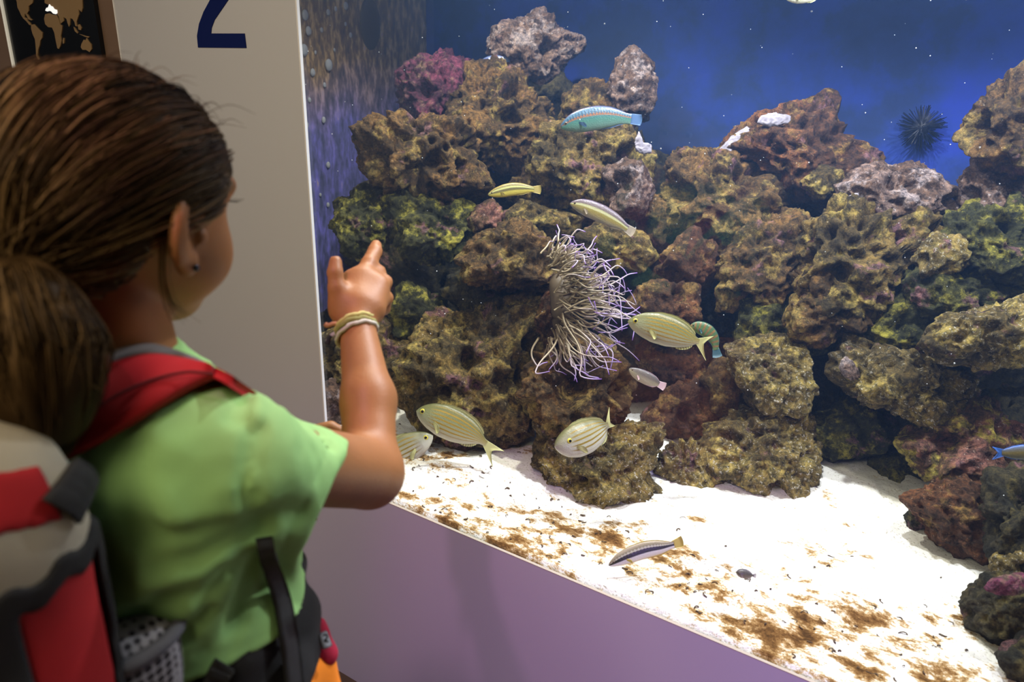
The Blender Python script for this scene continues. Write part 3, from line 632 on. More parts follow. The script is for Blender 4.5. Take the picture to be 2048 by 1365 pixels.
# sea urchin on the back wall
u0 = P(1843, 255, zd_at_y(1843, 255, 1.325)); ur = empty('sea_urchin', u0)
tag(ur, 'black spiny sea urchin clinging to the blue back wall', 'sea urchin')
m_urch = simple('black_urchin', (0.006, 0.008, 0.02), 0.5)
V, F = ico(3); link('shell', mesh_np('shell', V * 0.022, F), m_urch, ur)
rs_ = np.random.RandomState(3); parts = []
for k in range(190):
    v = _n(rs_.normal(size=3)); v[1] = -abs(v[1]) * 0.8 if rs_.rand() < 0.75 else v[1] * 0.1
    v = _n(v); Ls = rs_.uniform(0.036, 0.058); parts.append(tube(np.array([v * 0.018, v * (0.018 + Ls) / 1.2, v * Ls]), [0.0012, 0.0009, 0.0003], 4))
link('spines', mesh_np('spines', *join_parts(parts)), m_urch, ur)['kind'] = 'stuff'

# snakelocks-type anemone: base and tentacles
an0 = P(1135, 600, zd_at_y(1135, 600, 0.40)); an = empty('sea_anemone', an0)
tag(an, 'sea anemone with long cream and lilac tentacles on the central boulder', 'sea anemone')
m_tent, nt, b = newmat('anemone_tentacle'); L = nt.links
at = node(nt, 'ShaderNodeAttribute', attribute_name='along')
r = ramp(nt, [(0.0, (0.20, 0.15, 0.08)), (0.45, (0.42, 0.35, 0.24)), (0.75, (0.52, 0.44, 0.50)), (0.92, (0.40, 0.30, 0.66)), (1.0, (0.24, 0.10, 0.45))]); L.new(at.outputs['Fac'], r.inputs['Fac'])
L.new(r.outputs['Color'], b.inputs['Base Color']); b.inputs['Roughness'].default_value = 0.45; b.inputs['Subsurface Weight'].default_value = 0.15; b.inputs['Subsurface Radius'].default_value = (0.01, 0.008, 0.008)
zda = zd_at_y(1135, 600, 0.40)
def loc3(pts): return np.array([P(x, y, zda + dz) - an0 for x, y, dz in pts])
V, F = tube(catmull(loc3([(1112, 550, 0.075), (1122, 585, 0.07), (1124, 630, 0.07), (1114, 660, 0.075)]), 12), [0.012, 0.02, 0.024, 0.026, 0.027, 0.027, 0.027, 0.026, 0.024, 0.02, 0.016, 0.008], 10)
link('column', mesh_np('column', V, F), simple('anemone_column', (0.10, 0.07, 0.04), 0.6, bump=0.4, bscale=120), an)
rs_ = np.random.RandomState(11); tents = []
for k in range(165):
    u = (k + rs_.rand()) / 165; ry = 500 + 185 * u + rs_.normal() * 6
    rx = 1112 + 26 * math.sin(u * 3.1) + rs_.normal() * 14
    # length and heading follow the fan in the photo
    head = np.interp(u, [0, 0.12, 0.35, 0.6, 0.85, 1.0], [-1.05, -0.75, -0.22, 0.12, 0.75, 1.35]) + rs_.normal() * 0.22
    Lp = np.interp(u, [0, 0.15, 0.4, 0.7, 0.9, 1.0], [50, 85, 140, 165, 140, 70]) * rs_.uniform(0.62, 1.08)
    if u > 0.62 and rs_.rand() < 0.30: head += 0.45; Lp *= 1.1
    dz0 = -rs_.uniform(0.0, 0.05); bend = rs_.normal() * 0.8; pts = []; x, y, hd = rx, ry, head - bend * 0.5; dz = dz0
    wig = rs_.uniform(-0.8, 0.8); ph = rs_.uniform(0, 6); ddz = rs_.uniform(-0.075, 0.05)
    for s in np.linspace(0, 1, 9):
        pts.append((x, y, dz)); hd2 = hd + bend * s + wig * math.sin(ph + 6 * s) + 0.35 * s * s
        if s > 0.7: hd2 += bend * 1.6
        x += math.cos(hd2) * Lp / 8.5; y += math.sin(hd2) * Lp / 8.5; dz += ddz / 8
    r0 = rs_.uniform(0.0018, 0.0026)
    V, F = tube(catmull(loc3(pts), 22), r0 * (1 - 0.55 * np.linspace(0, 1, 22) ** 1.5), 6)
    tents.append((V, F, np.repeat(np.linspace(0, 1, 22), 6), ddz))
tents.sort(key=lambda t: t[3])
for V, F, al, _ in tents[:99]:
    me = mesh_np('tentacle', V, F); attr(me, 'along', al); link('tentacle', me, m_tent, an)
V, F = join_parts([t[:2] for t in tents[99:]]); me = mesh_np('tentacle_mass', V, F); attr(me, 'along', np.concatenate([t[2] for t in tents[99:]]))
link('tentacle_mass', me, m_tent, an)['kind'] = 'stuff'

# loose bits: drifting specks and debris on the sand
rs_ = np.random.RandomState(5); Vi, Fi = ico(1); parts = []
for k in range(420):
    c = np.array([rs_.uniform(-1.9, 0.9), rs_.uniform(0.05, 1.3), rs_.uniform(0.75, 1.7)]); parts.append((Vi * rs_.uniform(0.0005, 0.0013) + c, Fi))
o = link('drifting_specks', mesh_np('drifting_specks', *join_parts(parts)), simple('white_speck', (0.8, 0.85, 0.95), 0.6)); tag(o, 'fine pale specks drifting in the water', 'particles', kind='stuff')
parts = []
for k in range(260):
    x = rs_.uniform(-1.25, 0.35); y = PT + 0.02 + abs(rs_.normal()) * 0.17
    z = float(sand_h(np.array([x]), np.array([y]))[0]); n = 5; a = rs_.uniform(0, 6.3); ln = rs_.uniform(0.003, 0.011)
    pth = [(x + math.cos(a + s) * ln * s, y + math.sin(a + s) * ln * s * 0.7, z + 0.001 + 0.0015 * math.sin(3 * s)) for s in np.linspace(0, 1.4, n)]
    parts.append(tube(pth, rs_.uniform(0.0006, 0.0016), 4))
o = link('sand_debris', mesh_np('sand_debris', *join_parts(parts)), simple('dark_debris', (0.09, 0.06, 0.035), 0.8)); tag(o, 'small dark shreds and crumbs strewn over the white sand', 'debris', kind='stuff')
# bubbles stuck to the left side wall and a dark oval on it
m_bub, nt, b = newmat('air_bubble'); b.inputs['Base Color'].default_value = (0.8, 0.85, 0.95, 1); b.inputs['Roughness'].default_value = 0.08; b.inputs['Transmission Weight'].default_value = 0.7; b.inputs['IOR'].default_value = 1.25
def side_pt(px, py):
    r = ray(px, py); t = (TX0 - CAM[0]) / r[0]; return CAM + t * r
V3, F3 = ico(3)
for px, py, rp in [(606, 100, 9), (655, 130, 9), (615, 62, 7), (608, 30, 8), (624, 145, 6), (646, 240, 5), (690, 12, 6), (655, 25, 5), (670, 18, 4), (612, 250, 5), (655, 330, 5), (648, 170, 4), (630, 105, 3), (700, 70, 4), (642, 60, 4), (655, 410, 4), (640, 390, 3), (668, 100, 3), (618, 200, 4), (690, 48, 3)]:
    q = side_pt(px, py); zq = float((q - CAM) @ RW[:, 2]); rw = rp * zq / FPX
    o = link('air_bubble', mesh_np('air_bubble', V3 * np.array([0.6, 1, 1.3]) * rw, F3), m_bub, loc=q + np.array([rw * 0.4, 0, 0]))
    tag(o, 'air bubble stuck to the streaked left side wall', 'bubble', 'bubbles on the streaked side wall')
q = side_pt(740, 48)
o = link('dark_oval', mesh_np('dark_oval', V3 * np.array([0.012, 0.05, 0.085]), F3), simple('flat_black', (0.004, 0.005, 0.010), 0.6), loc=q)  # flat black oval set on the side wall
tag(o, 'dark oval fitting on the streaked left side wall', 'blob')

# ------------------------------------------------------------------ fish
def fish_mat(name, stops, bars=None, interp='LINEAR', alpha=1.0, wave=None, spec=0.5):
    m, nt, b = newmat(name); L = nt.links
    at = node(nt, 'ShaderNodeAttribute', attribute_name='hv'); al = node(nt, 'ShaderNodeAttribute', attribute_name='lt')
    mr = node(nt, 'ShaderNodeMapRange'); mr.inputs['From Min'].default_value = -1; mr.inputs['From Max'].default_value = 1; L.new(at.outputs['Fac'], mr.inputs['Value'])
    r = ramp(nt, stops, interp); L.new(mr.outputs[0], r.inputs['Fac']); col = r.outputs['Color']
    if wave:                                  # (count, colour, low, high): long stripes
        cnt, cc, lo, hi, sharp = wave
        ml = node(nt, 'ShaderNodeMath', operation='MULTIPLY'); ml.inputs[1].default_value = cnt * math.pi; L.new(at.outputs['Fac'], ml.inputs[0])
        sn = node(nt, 'ShaderNodeMath', operation='SINE'); L.new(ml.outputs[0], sn.inputs[0])
        mk = node(nt, 'ShaderNodeMapRange'); mk.inputs['From Min'].default_value = sharp; mk.inputs['From Max'].default_value = sharp + 0.3; L.new(sn.outputs[0], mk.inputs['Value'])
        msk = node(nt, 'ShaderNodeMapRange'); msk.inputs['From Min'].default_value = 0.16; msk.inputs['From Max'].default_value = 0.27; L.new(al.outputs['Fac'], msk.inputs['Value'])
        lo_ = node(nt, 'ShaderNodeMapRange'); lo_.inputs['From Min'].default_value = lo; lo_.inputs['From Max'].default_value = lo + 0.12; L.new(at.outputs['Fac'], lo_.inputs['Value'])
        hi_ = node(nt, 'ShaderNodeMapRange'); hi_.inputs['From Min'].default_value = hi; hi_.inputs['From Max'].default_value = hi - 0.12; L.new(at.outputs['Fac'], hi_.inputs['Value'])
        prod = mk.outputs[0]
        for o_ in (msk, lo_, hi_):
            q = node(nt, 'ShaderNodeMath', operation='MULTIPLY'); L.new(prod, q.inputs[0]); L.new(o_.outputs[0], q.inputs[1]); prod = q.outputs[0]
        mx = node(nt, 'ShaderNodeMix', data_type='RGBA'); L.new(prod, mx.inputs[0]); L.new(col, mx.inputs[6]); mx.inputs[7].default_value = tuple(cc) + (1,); col = mx.outputs[2]
    if bars:                                  # (count, colour, lo, hi): short cross bars
        cnt, cc, lo, hi = bars
        ml = node(nt, 'ShaderNodeMath', operation='MULTIPLY'); ml.inputs[1].default_value = cnt * 2 * math.pi; L.new(al.outputs['Fac'], ml.inputs[0])
        sn = node(nt, 'ShaderNodeMath', operation='SINE'); L.new(ml.outputs[0], sn.inputs[0])
        mk = node(nt, 'ShaderNodeMapRange'); mk.inputs['From Min'].default_value = 0.1; mk.inputs['From Max'].default_value = 0.5; L.new(sn.outputs[0], mk.inputs['Value'])
        lo_ = node(nt, 'ShaderNodeMapRange'); lo_.inputs['From Min'].default_value = lo; lo_.inputs['From Max'].default_value = lo + 0.15; L.new(at.outputs['Fac'], lo_.inputs['Value'])
        hi_ = node(nt, 'ShaderNodeMapRange'); hi_.inputs['From Min'].default_value = hi; hi_.inputs['From Max'].default_value = hi - 0.15; L.new(at.outputs['Fac'], hi_.inputs['Value'])
        prod = mk.outputs[0]
        for o_ in (lo_, hi_):
            q = node(nt, 'ShaderNodeMath', operation='MULTIPLY'); L.new(prod, q.inputs[0]); L.new(o_.outputs[0], q.inputs[1]); prod = q.outputs[0]
        mx = node(nt, 'ShaderNodeMix', data_type='RGBA'); L.new(prod, mx.inputs[0]); L.new(col, mx.inputs[6]); mx.inputs[7].default_value = tuple(cc) + (1,); col = mx.outputs[2]
    L.new(col, b.inputs['Base Color']); b.inputs['Roughness'].default_value = 0.38; b.inputs['Specular IOR Level'].default_value = spec
    tc = node(nt, 'ShaderNodeTexCoord'); vo = node(nt, 'ShaderNodeTexVoronoi', Scale=330.0); L.new(tc.outputs['Object'], vo.inputs['Vector'])
    bp = node(nt, 'ShaderNodeBump', Strength=0.25, Distance=0.001); L.new(vo.outputs['Distance'], bp.inputs['Height']); L.new(bp.outputs['Normal'], b.inputs['Normal'])
    b.inputs['Alpha'].default_value = alpha
    return m
def fin_mat(name, col, alpha=0.75): return simple(name, col, 0.5, Alpha=alpha)
m_eye_gold = simple('fish_eye_gold', (0.60, 0.52, 0.06), 0.2); m_eye_dark = simple('fish_pupil', (0.004, 0.004, 0.005), 0.15); m_eye_brown = simple('fish_eye_dark', (0.10, 0.06, 0.03), 0.2)
BREAM = [(0, .02), (.03, .30), (.09, .55), (.18, .80), (.32, 1.0), (.48, .99), (.64, .80), (.80, .47), (.91, .23), (1.0, .19)]
WRASSE = [(0, .08), (.03, .30), (.09, .52), (.18, .78), (.32, .98), (.50, 1.0), (.68, .84), (.83, .58), (.93, .46), (1.0, .44)]
def fish(label, spine, y, hmax, prof, mat, fin, tail, name='sea_bream', width=0.36, belly=1.0, tilt=0.0, dorsal=(.28, .86, .22), anal=(.60, .86, .18), eye_t=.095, eye_r=.13, eye_m=None, group=None, pect=True, twist=0.0, cat='fish'):
    sp = catmull(spine, 60); mid = sp[30]; zd = zd_at_y(mid[0], mid[1], y); O = P(mid[0], mid[1], zd); k = zd / FPX
    L2 = np.stack([(sp[:, 0] - mid[0]) * k, -(sp[:, 1] - mid[1]) * k], 1)
    u = np.linspace(-1, 1, 60); S3 = np.stack([L2[:, 0], L2[:, 1], tilt * k * np.linalg.norm(sp[-1] - sp[0]) * u * 0.5], 1)
    # small parallax so the outline stays put when tilted
    S3[:, 0] += S3[:, 2] * (mid[0] - CX) / FPX; S3[:, 1] -= S3[:, 2] * (mid[1] - CY) / FPX
    T = np.gradient(S3, axis=0); T /= np.linalg.norm(T, axis=1)[:, None]
    sgn = 1.0 if T[30, 0] > 0 else -1.0
    N = np.stack([-T[:, 1], T[:, 0], T[:, 2] * 0], 1) * sgn; N /= np.linalg.norm(N, axis=1)[:, None]
    Wd = np.cross(T, N)
    Wd = Wd * math.cos(twist) + N * math.sin(twist); N = np.cross(Wd, T); N *= np.sign((N * np.stack([-T[:, 1], T[:, 0], T[:, 2] * 0], 1)).sum(1) * sgn)[:, None]
    t = np.linspace(0, 1, 60); hh = np.interp(t, *zip(*prof)) * hmax * k
    ker = np.array([1, 2, 3, 2, 1]) / 9.0; hh = np.convolve(np.pad(hh, 2, 'edge'), ker, 'valid'); hh[0] = 0.02 * hmax * k
    a = np.linspace(0, 2 * np.pi, 24, endpoint=False); sa, ca = np.sin(a), np.cos(a)
    ww = width * hh * np.interp(t, [0, .1, .5, .85, 1], [1.25, 1.3, 1.0, .75, .5])
    vs_ = np.where(sa > 0, 1.0, belly)
    V = S3[:, None] + N[:, None] * (hh[:, None] * (sa * vs_)[None])[..., None] + Wd[:, None] * (ww[:, None] * (np.sign(ca) * np.abs(ca) ** 0.85)[None])[..., None]
    V = V.reshape(-1, 3); i = np.arange(59)[:, None] * 24; j = np.arange(24)[None]; j2 = (j + 1) % 24
    F = np.stack([i + j, i + j2, i + 24 + j2, i + 24 + j], -1).reshape(-1, 4)
    root = empty(name); Mx = Matrix.Identity(4)
    for r_ in range(3): Mx[r_][0] = RW[r_, 0]; Mx[r_][1] = -RW[r_, 1]; Mx[r_][2] = RW[r_, 2]; Mx[r_][3] = O[r_]
    root.matrix_world = Mx; tag(root, label, cat, group)
    me = mesh_np('body', V, F); attr(me, 'hv', np.tile(sa, 60)); attr(me, 'lt', np.repeat(t, 24)); fix_normals(me); link('body', me, mat, root)
    def plate(nm, G, m_, th):
        """G: (n, m, 3) grid turned into a thin two-sided fin"""
        n, mm_ = G.shape[:2]; du = np.gradient(G, axis=0); dv = np.gradient(G, axis=1); Nr = np.cross(du, dv); Nr /= np.linalg.norm(Nr, axis=2)[..., None] + 1e-12
        A_ = (G + Nr * th).reshape(-1, 3); B_ = (G - Nr * th).reshape(-1, 3); q = np.arange(n - 1)[:, None] * mm_ + np.arange(mm_ - 1)[None]
        f = np.stack([q, q + 1, q + mm_ + 1, q + mm_], -1).reshape(-1, 4); K = n * mm_
        rim = []
        for i_ in range(n - 1):
            for jj in (0, mm_ - 1): p_ = i_ * mm_ + jj; rim.append([p_, p_ + mm_, p_ + mm_ + K, p_ + K])
        for jj in range(mm_ - 1):
            for ii in (0, n - 1): p_ = ii * mm_ + jj; rim.append([p_, p_ + 1, p_ + 1 + K, p_ + K])
        me_ = mesh_np(nm, np.vstack([A_, B_]), np.vstack([f, f[:, ::-1] + K, np.array(rim)])); return link(nm, me_, m_, root)
    th = 0.0005 + 0.004 * hmax * k
    for nm, (t0, t1, hf), sg in (('dorsal_fin', dorsal, 1), ('anal_fin', anal, -1)):
        tt = np.linspace(t0, t1, 24); ix = tt * 59; i0 = ix.astype(int)
        base = S3[i0] + sg * N[i0] * (hh[i0] * (0.93 if sg > 0 else 0.93 * belly))[:, None]
        pr_ = np.sin(np.pi * np.linspace(0.04, 0.97, 24)) ** 0.5 * (1 + 0.06 * np.sin(np.arange(24) * 2.2))
        top = base + (sg * N[i0] + 0.35 * T[i0]) * (hf * hmax * k * pr_)[:, None]
        plate(nm, np.stack([base, (base + top) / 2, top], 1), fin, th)
    # tail fin: fork tips given as px points
    E, TT, NN = S3[-1], T[-1], N[-1]; kind, ln, up, lo = tail[:4]; bend = tail[4] if len(tail) > 4 else 0.0
    ln *= k; up *= k; lo *= k; rows = []
    for v in np.linspace(-1, 1, 15):
        hgt = (up if v > 0 else lo) * abs(v) * np.sign(v)
        reach = ln * (0.50 + 0.50 * abs(v) ** 1.3) if kind == 'fork' else ln * (1 - 0.10 * v * v)
        b0 = E + NN * v * hh[-1] - TT * 0.004
        rows.append([b0 + (TT * reach + NN * (hgt - v * hh[-1] + bend * reach) + Wd[-1] * 0.0) * s for s in (0, 0.3, 0.65, 1.0)])
    plate('tail_fin', np.array(rows), fin if len(tail) < 6 else tail[5], th)
    for sd in (1, -1):
        i0 = int(eye_t * 59); e0 = S3[i0] + N[i0] * hh[i0] * 0.22 + sd * Wd[i0] * ww[i0] * 0.90
        er = eye_r * hmax * k; V0, F0 = ico(3)
        B3 = np.stack([T[i0], N[i0], Wd[i0]], 1)
        eo = link('eye', mesh_np('eye', (V0 * np.array([1, 1, .45]) * er) @ B3.T + e0, F0), eye_m or m_eye_gold, root)
        po = link('pupil', mesh_np('pupil', (V0 * np.array([1, 1, .45]) * er * 0.6) @ B3.T + e0 + sd * Wd[i0] * er * 0.26, F0), m_eye_dark, eo)
        if pect:
            i1 = int(.27 * 59); rows = []
            b0 = S3[i1] - N[i1] * hh[i1] * 0.28 + sd * Wd[i1] * ww[i1] * 0.92; fl = 0.55 * hmax * k
            for v in np.linspace(-1, 1, 7):
                d_ = T[i1] * 1.0 - N[i1] * (0.75 + 0.30 * v) + sd * Wd[i1] * 0.45
                rows.append([b0 - N[i1] * v * 0.10 * hmax * k + d_ * fl * s * (1 - 0.25 * v * v) for s in (0, .5, 1)])
            plate('pectoral_fin', np.array(rows), fin, th * 0.8)
    return root
m_bream = fish_mat('striped_bream_skin', [(0.0, (0.50, 0.48, 0.34)), (0.30, (0.36, 0.37, 0.22)), (0.62, (0.22, 0.24, 0.11)), (0.85, (0.15, 0.15, 0.05)), (1.0, (0.10, 0.10, 0.04))], wave=(8.0, (0.34, 0.22, 0.02), -0.75, 0.85, 0.35))
m_bream2 = fish_mat('silver_bream_skin', [(0.0, (0.58, 0.57, 0.46)), (0.35, (0.47, 0.47, 0.36)), (0.65, (0.32, 0.32, 0.22)), (1.0, (0.14, 0.14, 0.06))], wave=(7.0, (0.27, 0.19, 0.03), -0.8, 0.95, 0.3))
f_bream = fin_mat('bream_fin', (0.50, 0.50, 0.22), 0.85)
fish('large gold-striped bream facing left just above the sand, right of the elbow', [(832, 822), (872, 836), (915, 855), (950, 872), (972, 888)], 0.20, 33, BREAM, m_bream, f_bream, ('fork', 42, 20, 20, -0.25), eye_r=.17, tilt=-0.15)
fish('gold-striped bream facing right, half hidden behind the elbow', [(866, 872), (830, 890), (795, 908), (760, 926), (735, 938)], 0.16, 30, BREAM, m_bream2, f_bream, ('fork', 36, 20, 20), eye_r=.17, eye_t=.10)
fish('bream turned towards the glass with its tail raised, before the dark speckled boulder', [(1110, 893), (1142, 885), (1175, 872), (1203, 857), (1217, 850)], 0.22, 33, BREAM, m_bream2, f_bream, ('fork', 24, 26, 14, 0.25), eye_r=.17, eye_t=.20, width=.55, tilt=0.5, belly=1.05)
fish('gold-striped bream whose snout touches the anemone tentacles', [(1255, 643), (1298, 652), (1342, 665), (1378, 678), (1398, 684)], 0.30, 31, BREAM, m_bream, f_bream, ('fork', 28, 22, 30, -0.1), eye_r=.17, tilt=-0.1)
m_tq = fish_mat('turquoise_wrasse_skin', [(0.0, (0.15, 0.23, 0.20)), (0.40, (0.055, 0.18, 0.15)), (0.52, (0.035, 0.14, 0.15)), (0.60, (0.28, 0.09, 0.03)), (0.66, (0.16, 0.09, 0.07)), (0.72, (0.045, 0.13, 0.21)), (0.92, (0.035, 0.10, 0.20)), (1.0, (0.12, 0.04, 0.06))], bars=(26, (0.015, 0.06, 0.12), 0.15, 0.8))
fish('green-blue wrasse with an orange flank line near the top of the reef', [(1121, 255), (1155, 243), (1195, 235), (1230, 234), (1262, 238)], 0.50, 23, WRASSE, m_tq, fin_mat('blue_fin', (0.07, 0.16, 0.36), .7), ('fan', 26, 11, 11), name='wrasse', eye_m=m_eye_brown, dorsal=(.25, .9, .12), anal=(.5, .9, .12), belly=1.1)
m_yw = fish_mat('yellow_striped_wrasse_skin', [(0.0, (0.42, 0.32, 0.06)), (0.32, (0.50, 0.42, 0.08)), (0.46, (0.10, 0.09, 0.03)), (0.58, (0.12, 0.10, 0.04)), (0.66, (0.50, 0.52, 0.20)), (0.80, (0.16, 0.13, 0.05)), (1.0, (0.34, 0.26, 0.07))])
fish('small yellow and brown striped wrasse swimming left beside the holed boulder', [(976, 390), (1000, 384), (1025, 379), (1050, 378), (1068, 379)], 0.45, 13, WRASSE, m_yw, fin_mat('yellow_fin', (0.40, 0.32, 0.10), .75), ('fan', 18, 9, 9), name='wrasse', eye_m=m_eye_brown, dorsal=(.25, .9, .14), anal=(.5, .9, .14))
m_pw = fish_mat('violet_backed_wrasse_skin', [(0.0, (0.26, 0.25, 0.22)), (0.28, (0.24, 0.19, 0.07)), (0.46, (0.24, 0.20, 0.05)), (0.53, (0.46, 0.45, 0.26)), (0.62, (0.36, 0.36, 0.20)), (0.68, (0.11, 0.08, 0.08)), (1.0, (0.10, 0.07, 0.12))])
fish('violet-backed wrasse with a pale yellow side line, slanting down to the right', [(1140, 407), (1168, 414), (1203, 428), (1235, 445), (1255, 458)], 0.44, 18, WRASSE, m_pw, fin_mat('tan_fin', (0.36, 0.30, 0.24), .75), ('fan', 20, 10, 10), name='wrasse', eye_m=m_eye_brown, dorsal=(.25, .9, .10), anal=(.5, .9, .10))
m_gw = fish_mat('grey_damsel_skin', [(0.0, (0.42, 0.40, 0.30)), (0.35, (0.26, 0.25, 0.15)), (0.6, (0.13, 0.12, 0.10)), (1.0, (0.10, 0.09, 0.10))])
fish('small grey fish with a pale pink tail under the anemone', [(1258, 738), (1275, 748), (1295, 758), (1310, 765), (1318, 769)], 0.36, 13, WRASSE, m_gw, fin_mat('pink_fin', (0.62, 0.45, 0.50), .8), ('fan', 18, 9, 8), name='wrasse', eye_m=m_eye_brown, dorsal=(.25, .9, .14), anal=(.5, .9, .14))
m_bw = fish_mat('black_banded_wrasse_skin', [(0.0, (0.70, 0.48, 0.10)), (0.12, (0.74, 0.70, 0.58)), (0.36, (0.80, 0.80, 0.74)), (0.42, (0.03, 0.035, 0.02)), (0.64, (0.04, 0.045, 0.02)), (0.68, (0.60, 0.58, 0.42)), (0.76, (0.26, 0.24, 0.15)), (1.0, (0.36, 0.30, 0.22))], bars=(24, (0.55, 0.55, 0.42), 0.22, 0.62))
fish('slim black-banded wrasse with a yellow tail just above the sand', [(1217, 1132), (1250, 1115), (1290, 1101), (1325, 1095), (1348, 1090)], 0.085, 17, WRASSE, m_bw, fin_mat('bright_yellow_fin', (0.62, 0.50, 0.10), .9), ('fan', 24, 12, 10, 0.1), name='wrasse', eye_m=m_eye_brown, dorsal=(.25, .92, .14), anal=(.45, .92, .16))
m_gr = fish_mat('green_barred_wrasse_skin', [(0.0, (0.09, 0.17, 0.04)), (0.4, (0.10, 0.18, 0.07)), (1.0, (0.05, 0.11, 0.06))], bars=(9, (0.22, 0.13, 0.05), -0.8, 0.95))
fish('green barred wrasse half hidden behind the tail of the bream', [(1380, 652), (1398, 655), (1416, 664), (1428, 680), (1432, 700)], 0.42, 14, WRASSE, m_gr, fin_mat('teal_fin', (0.04, 0.13, 0.17), .8), ('fan', 20, 10, 10), name='wrasse', eye_m=m_eye_brown, dorsal=(.25, .9, .12), anal=(.5, .9, .12))
m_rb = fish_mat('olive_blue_wrasse_skin', [(0.0, (0.08, 0.10, 0.10)), (0.5, (0.20, 0.16, 0.06)), (0.85, (0.12, 0.14, 0.20)), (1.0, (0.06, 0.14, 0.45))])
fish('olive fish with a blue tail leaving the frame at the right edge', [(2095, 905), (2070, 905), (2045, 905), (2020, 906), (2003, 906)], 0.40, 15, WRASSE, m_rb, fin_mat('deep_blue_fin', (0.05, 0.16, 0.60), .9), ('fork', 24, 12, 14), name='wrasse', eye_m=m_eye_brown, dorsal=(.25, .9, .12), anal=(.5, .9, .12))
fish('pale fish of which only the belly shows at the top edge', [(1572, -2), (1590, -4), (1606, -5), (1624, -6), (1640, -8)], 0.60, 12, WRASSE, m_bream2, f_bream, ('fork', 18, 9, 9), name='wrasse', eye_m=m_eye_brown)
m_spot = fish_mat('blue_spotted_skin', [(0.0, (0.10, 0.14, 0.30)), (0.5, (0.12, 0.18, 0.45)), (1.0, (0.10, 0.12, 0.30))], bars=(8, (0.45, 0.50, 0.65), -0.9, 0.9))
fish('blue spotted fish half hidden between the purple rock and the pale peak', [(945, 142), (962, 135), (980, 127), (998, 121), (1012, 118)], 0.98, 13, WRASSE, m_spot, fin_mat('spotted_fin', (0.12, 0.18, 0.4), .9), ('fan', 14, 9, 9), name='wrasse', eye_m=m_eye_brown)
fish('tiny blurred grey fish hovering low over the sand', [(1472, 1146), (1480, 1147), (1490, 1149), (1500, 1151), (1508, 1152)], 0.09, 9, BREAM, m_gw, fin_mat('grey_fin', (0.45, 0.40, 0.40), .6), ('fan', 9, 5, 5), name='wrasse', eye_m=m_eye_brown, width=.7)

# ------------------------------------------------------------------ the girl
BX, BY = -0.612, -0.690                               # body axis
girl = empty('person', (0, 0, 0))
tag(girl, 'girl in a light green T-shirt pointing at the fish, seen from behind', 'person')
def axes(yaw, pitch, roll=0.0):
    """columns: right, forward, up"""
    f = np.array([math.sin(yaw) * math.cos(pitch), math.cos(yaw) * math.cos(pitch), math.sin(pitch)])
    r = np.array([math.cos(yaw), -math.sin(yaw), 0.0]); u = np.cross(r, f)
    c, s = math.cos(roll), math.sin(roll); r, u = c * r + s * u, -s * r + c * u
    return np.stack([r, f, u], 1)
HC = P(234, 384, 0.62); HA = axes(math.radians(-11), math.radians(-15))
def hd(r, f, u): return HC + HA @ np.array([r, f, u])
m_skin = simple('tanned_skin', (0.34, 0.142, 0.052), 0.5, bump=0.12, bscale=350, var=0.10, vscale=18, Subsurface_Weight=0.08)
m_skin.node_tree.nodes['Principled BSDF'].inputs['Subsurface Radius'].default_value = (0.012, 0.005, 0.003)
m_skin.node_tree.nodes['Principled BSDF'].inputs['Specular IOR Level'].default_value = 0.35
# -- head
head = union([
    (ell(hd(0, -0.006, 0.006), (0.078, 0.098, 0.082), HA), 0),
    (ell(hd(0, 0.036, -0.048), (0.060, 0.058, 0.058), HA), 0.03),
    (ell(hd(0, 0.068, -0.090), (0.020, 0.020, 0.016), HA), 0.025),
    (ell(hd(0.036, 0.052, -0.045), (0.030, 0.030, 0.030), HA), 0.02), (ell(hd(-0.036, 0.052, -0.045), (0.030, 0.030, 0.030), HA), 0.02),
    (ell(hd(0, 0.078, 0.020), (0.050, 0.014, 0.012), HA), 0.02),
    (cone(hd(0, 0.089, 0.004), hd(0, 0.105, -0.028), 0.006, 0.0095), 0.012),
    (ell(hd(0.009, 0.096, -0.033), (0.007, 0.008, 0.006), HA), 0.006), (ell(hd(-0.009, 0.096, -0.033), (0.007, 0.008, 0.006), HA), 0.006),
    (ell(hd(0, 0.089, -0.058), (0.021, 0.010, 0.0055), HA), 0.006), (ell(hd(0, 0.086, -0.068), (0.018, 0.011, 0.0065), HA), 0.006)])
eyes_cut = union([(ell(hd(s * 0.030, 0.094, -0.001), (0.016, 0.014, 0.010), HA), 0) for s in (1, -1)])
mouth_cut = cone(hd(-0.018, 0.100, -0.063), hd(0.018, 0.100, -0.063), 0.0022, 0.0022)
def ears(sd):
    A = HA @ axes(math.radians(-28 * sd), math.radians(12))
    c = hd(sd * 0.080, -0.006, -0.026)
    o_ = ell(c, (0.0085, 0.023, 0.030), A); lobe = ell(hd(sd * 0.077, 0.003, -0.050), (0.007, 0.010, 0.012), HA)
    cut = ell(c + A @ np.array([sd * 0.0085, 0.004, 0.004]), (0.0065, 0.012, 0.020), A)
    trg = ell(hd(sd * 0.079, 0.013, -0.028), (0.006, 0.006, 0.008), HA)
    return lambda p: smin(smax(smin(o_(p), lobe(p), 0.006), -cut(p), 0.004), trg(p), 0.004)
earR, earL = ears(1), ears(-1)
def headf(p):
    d = head(p); d = smax(d, -eyes_cut(p), 0.008); d = smax(d, -mouth_cut(p), 0.003)
    return smin(smin(d, earR(p), 0.006), earL(p), 0.006)
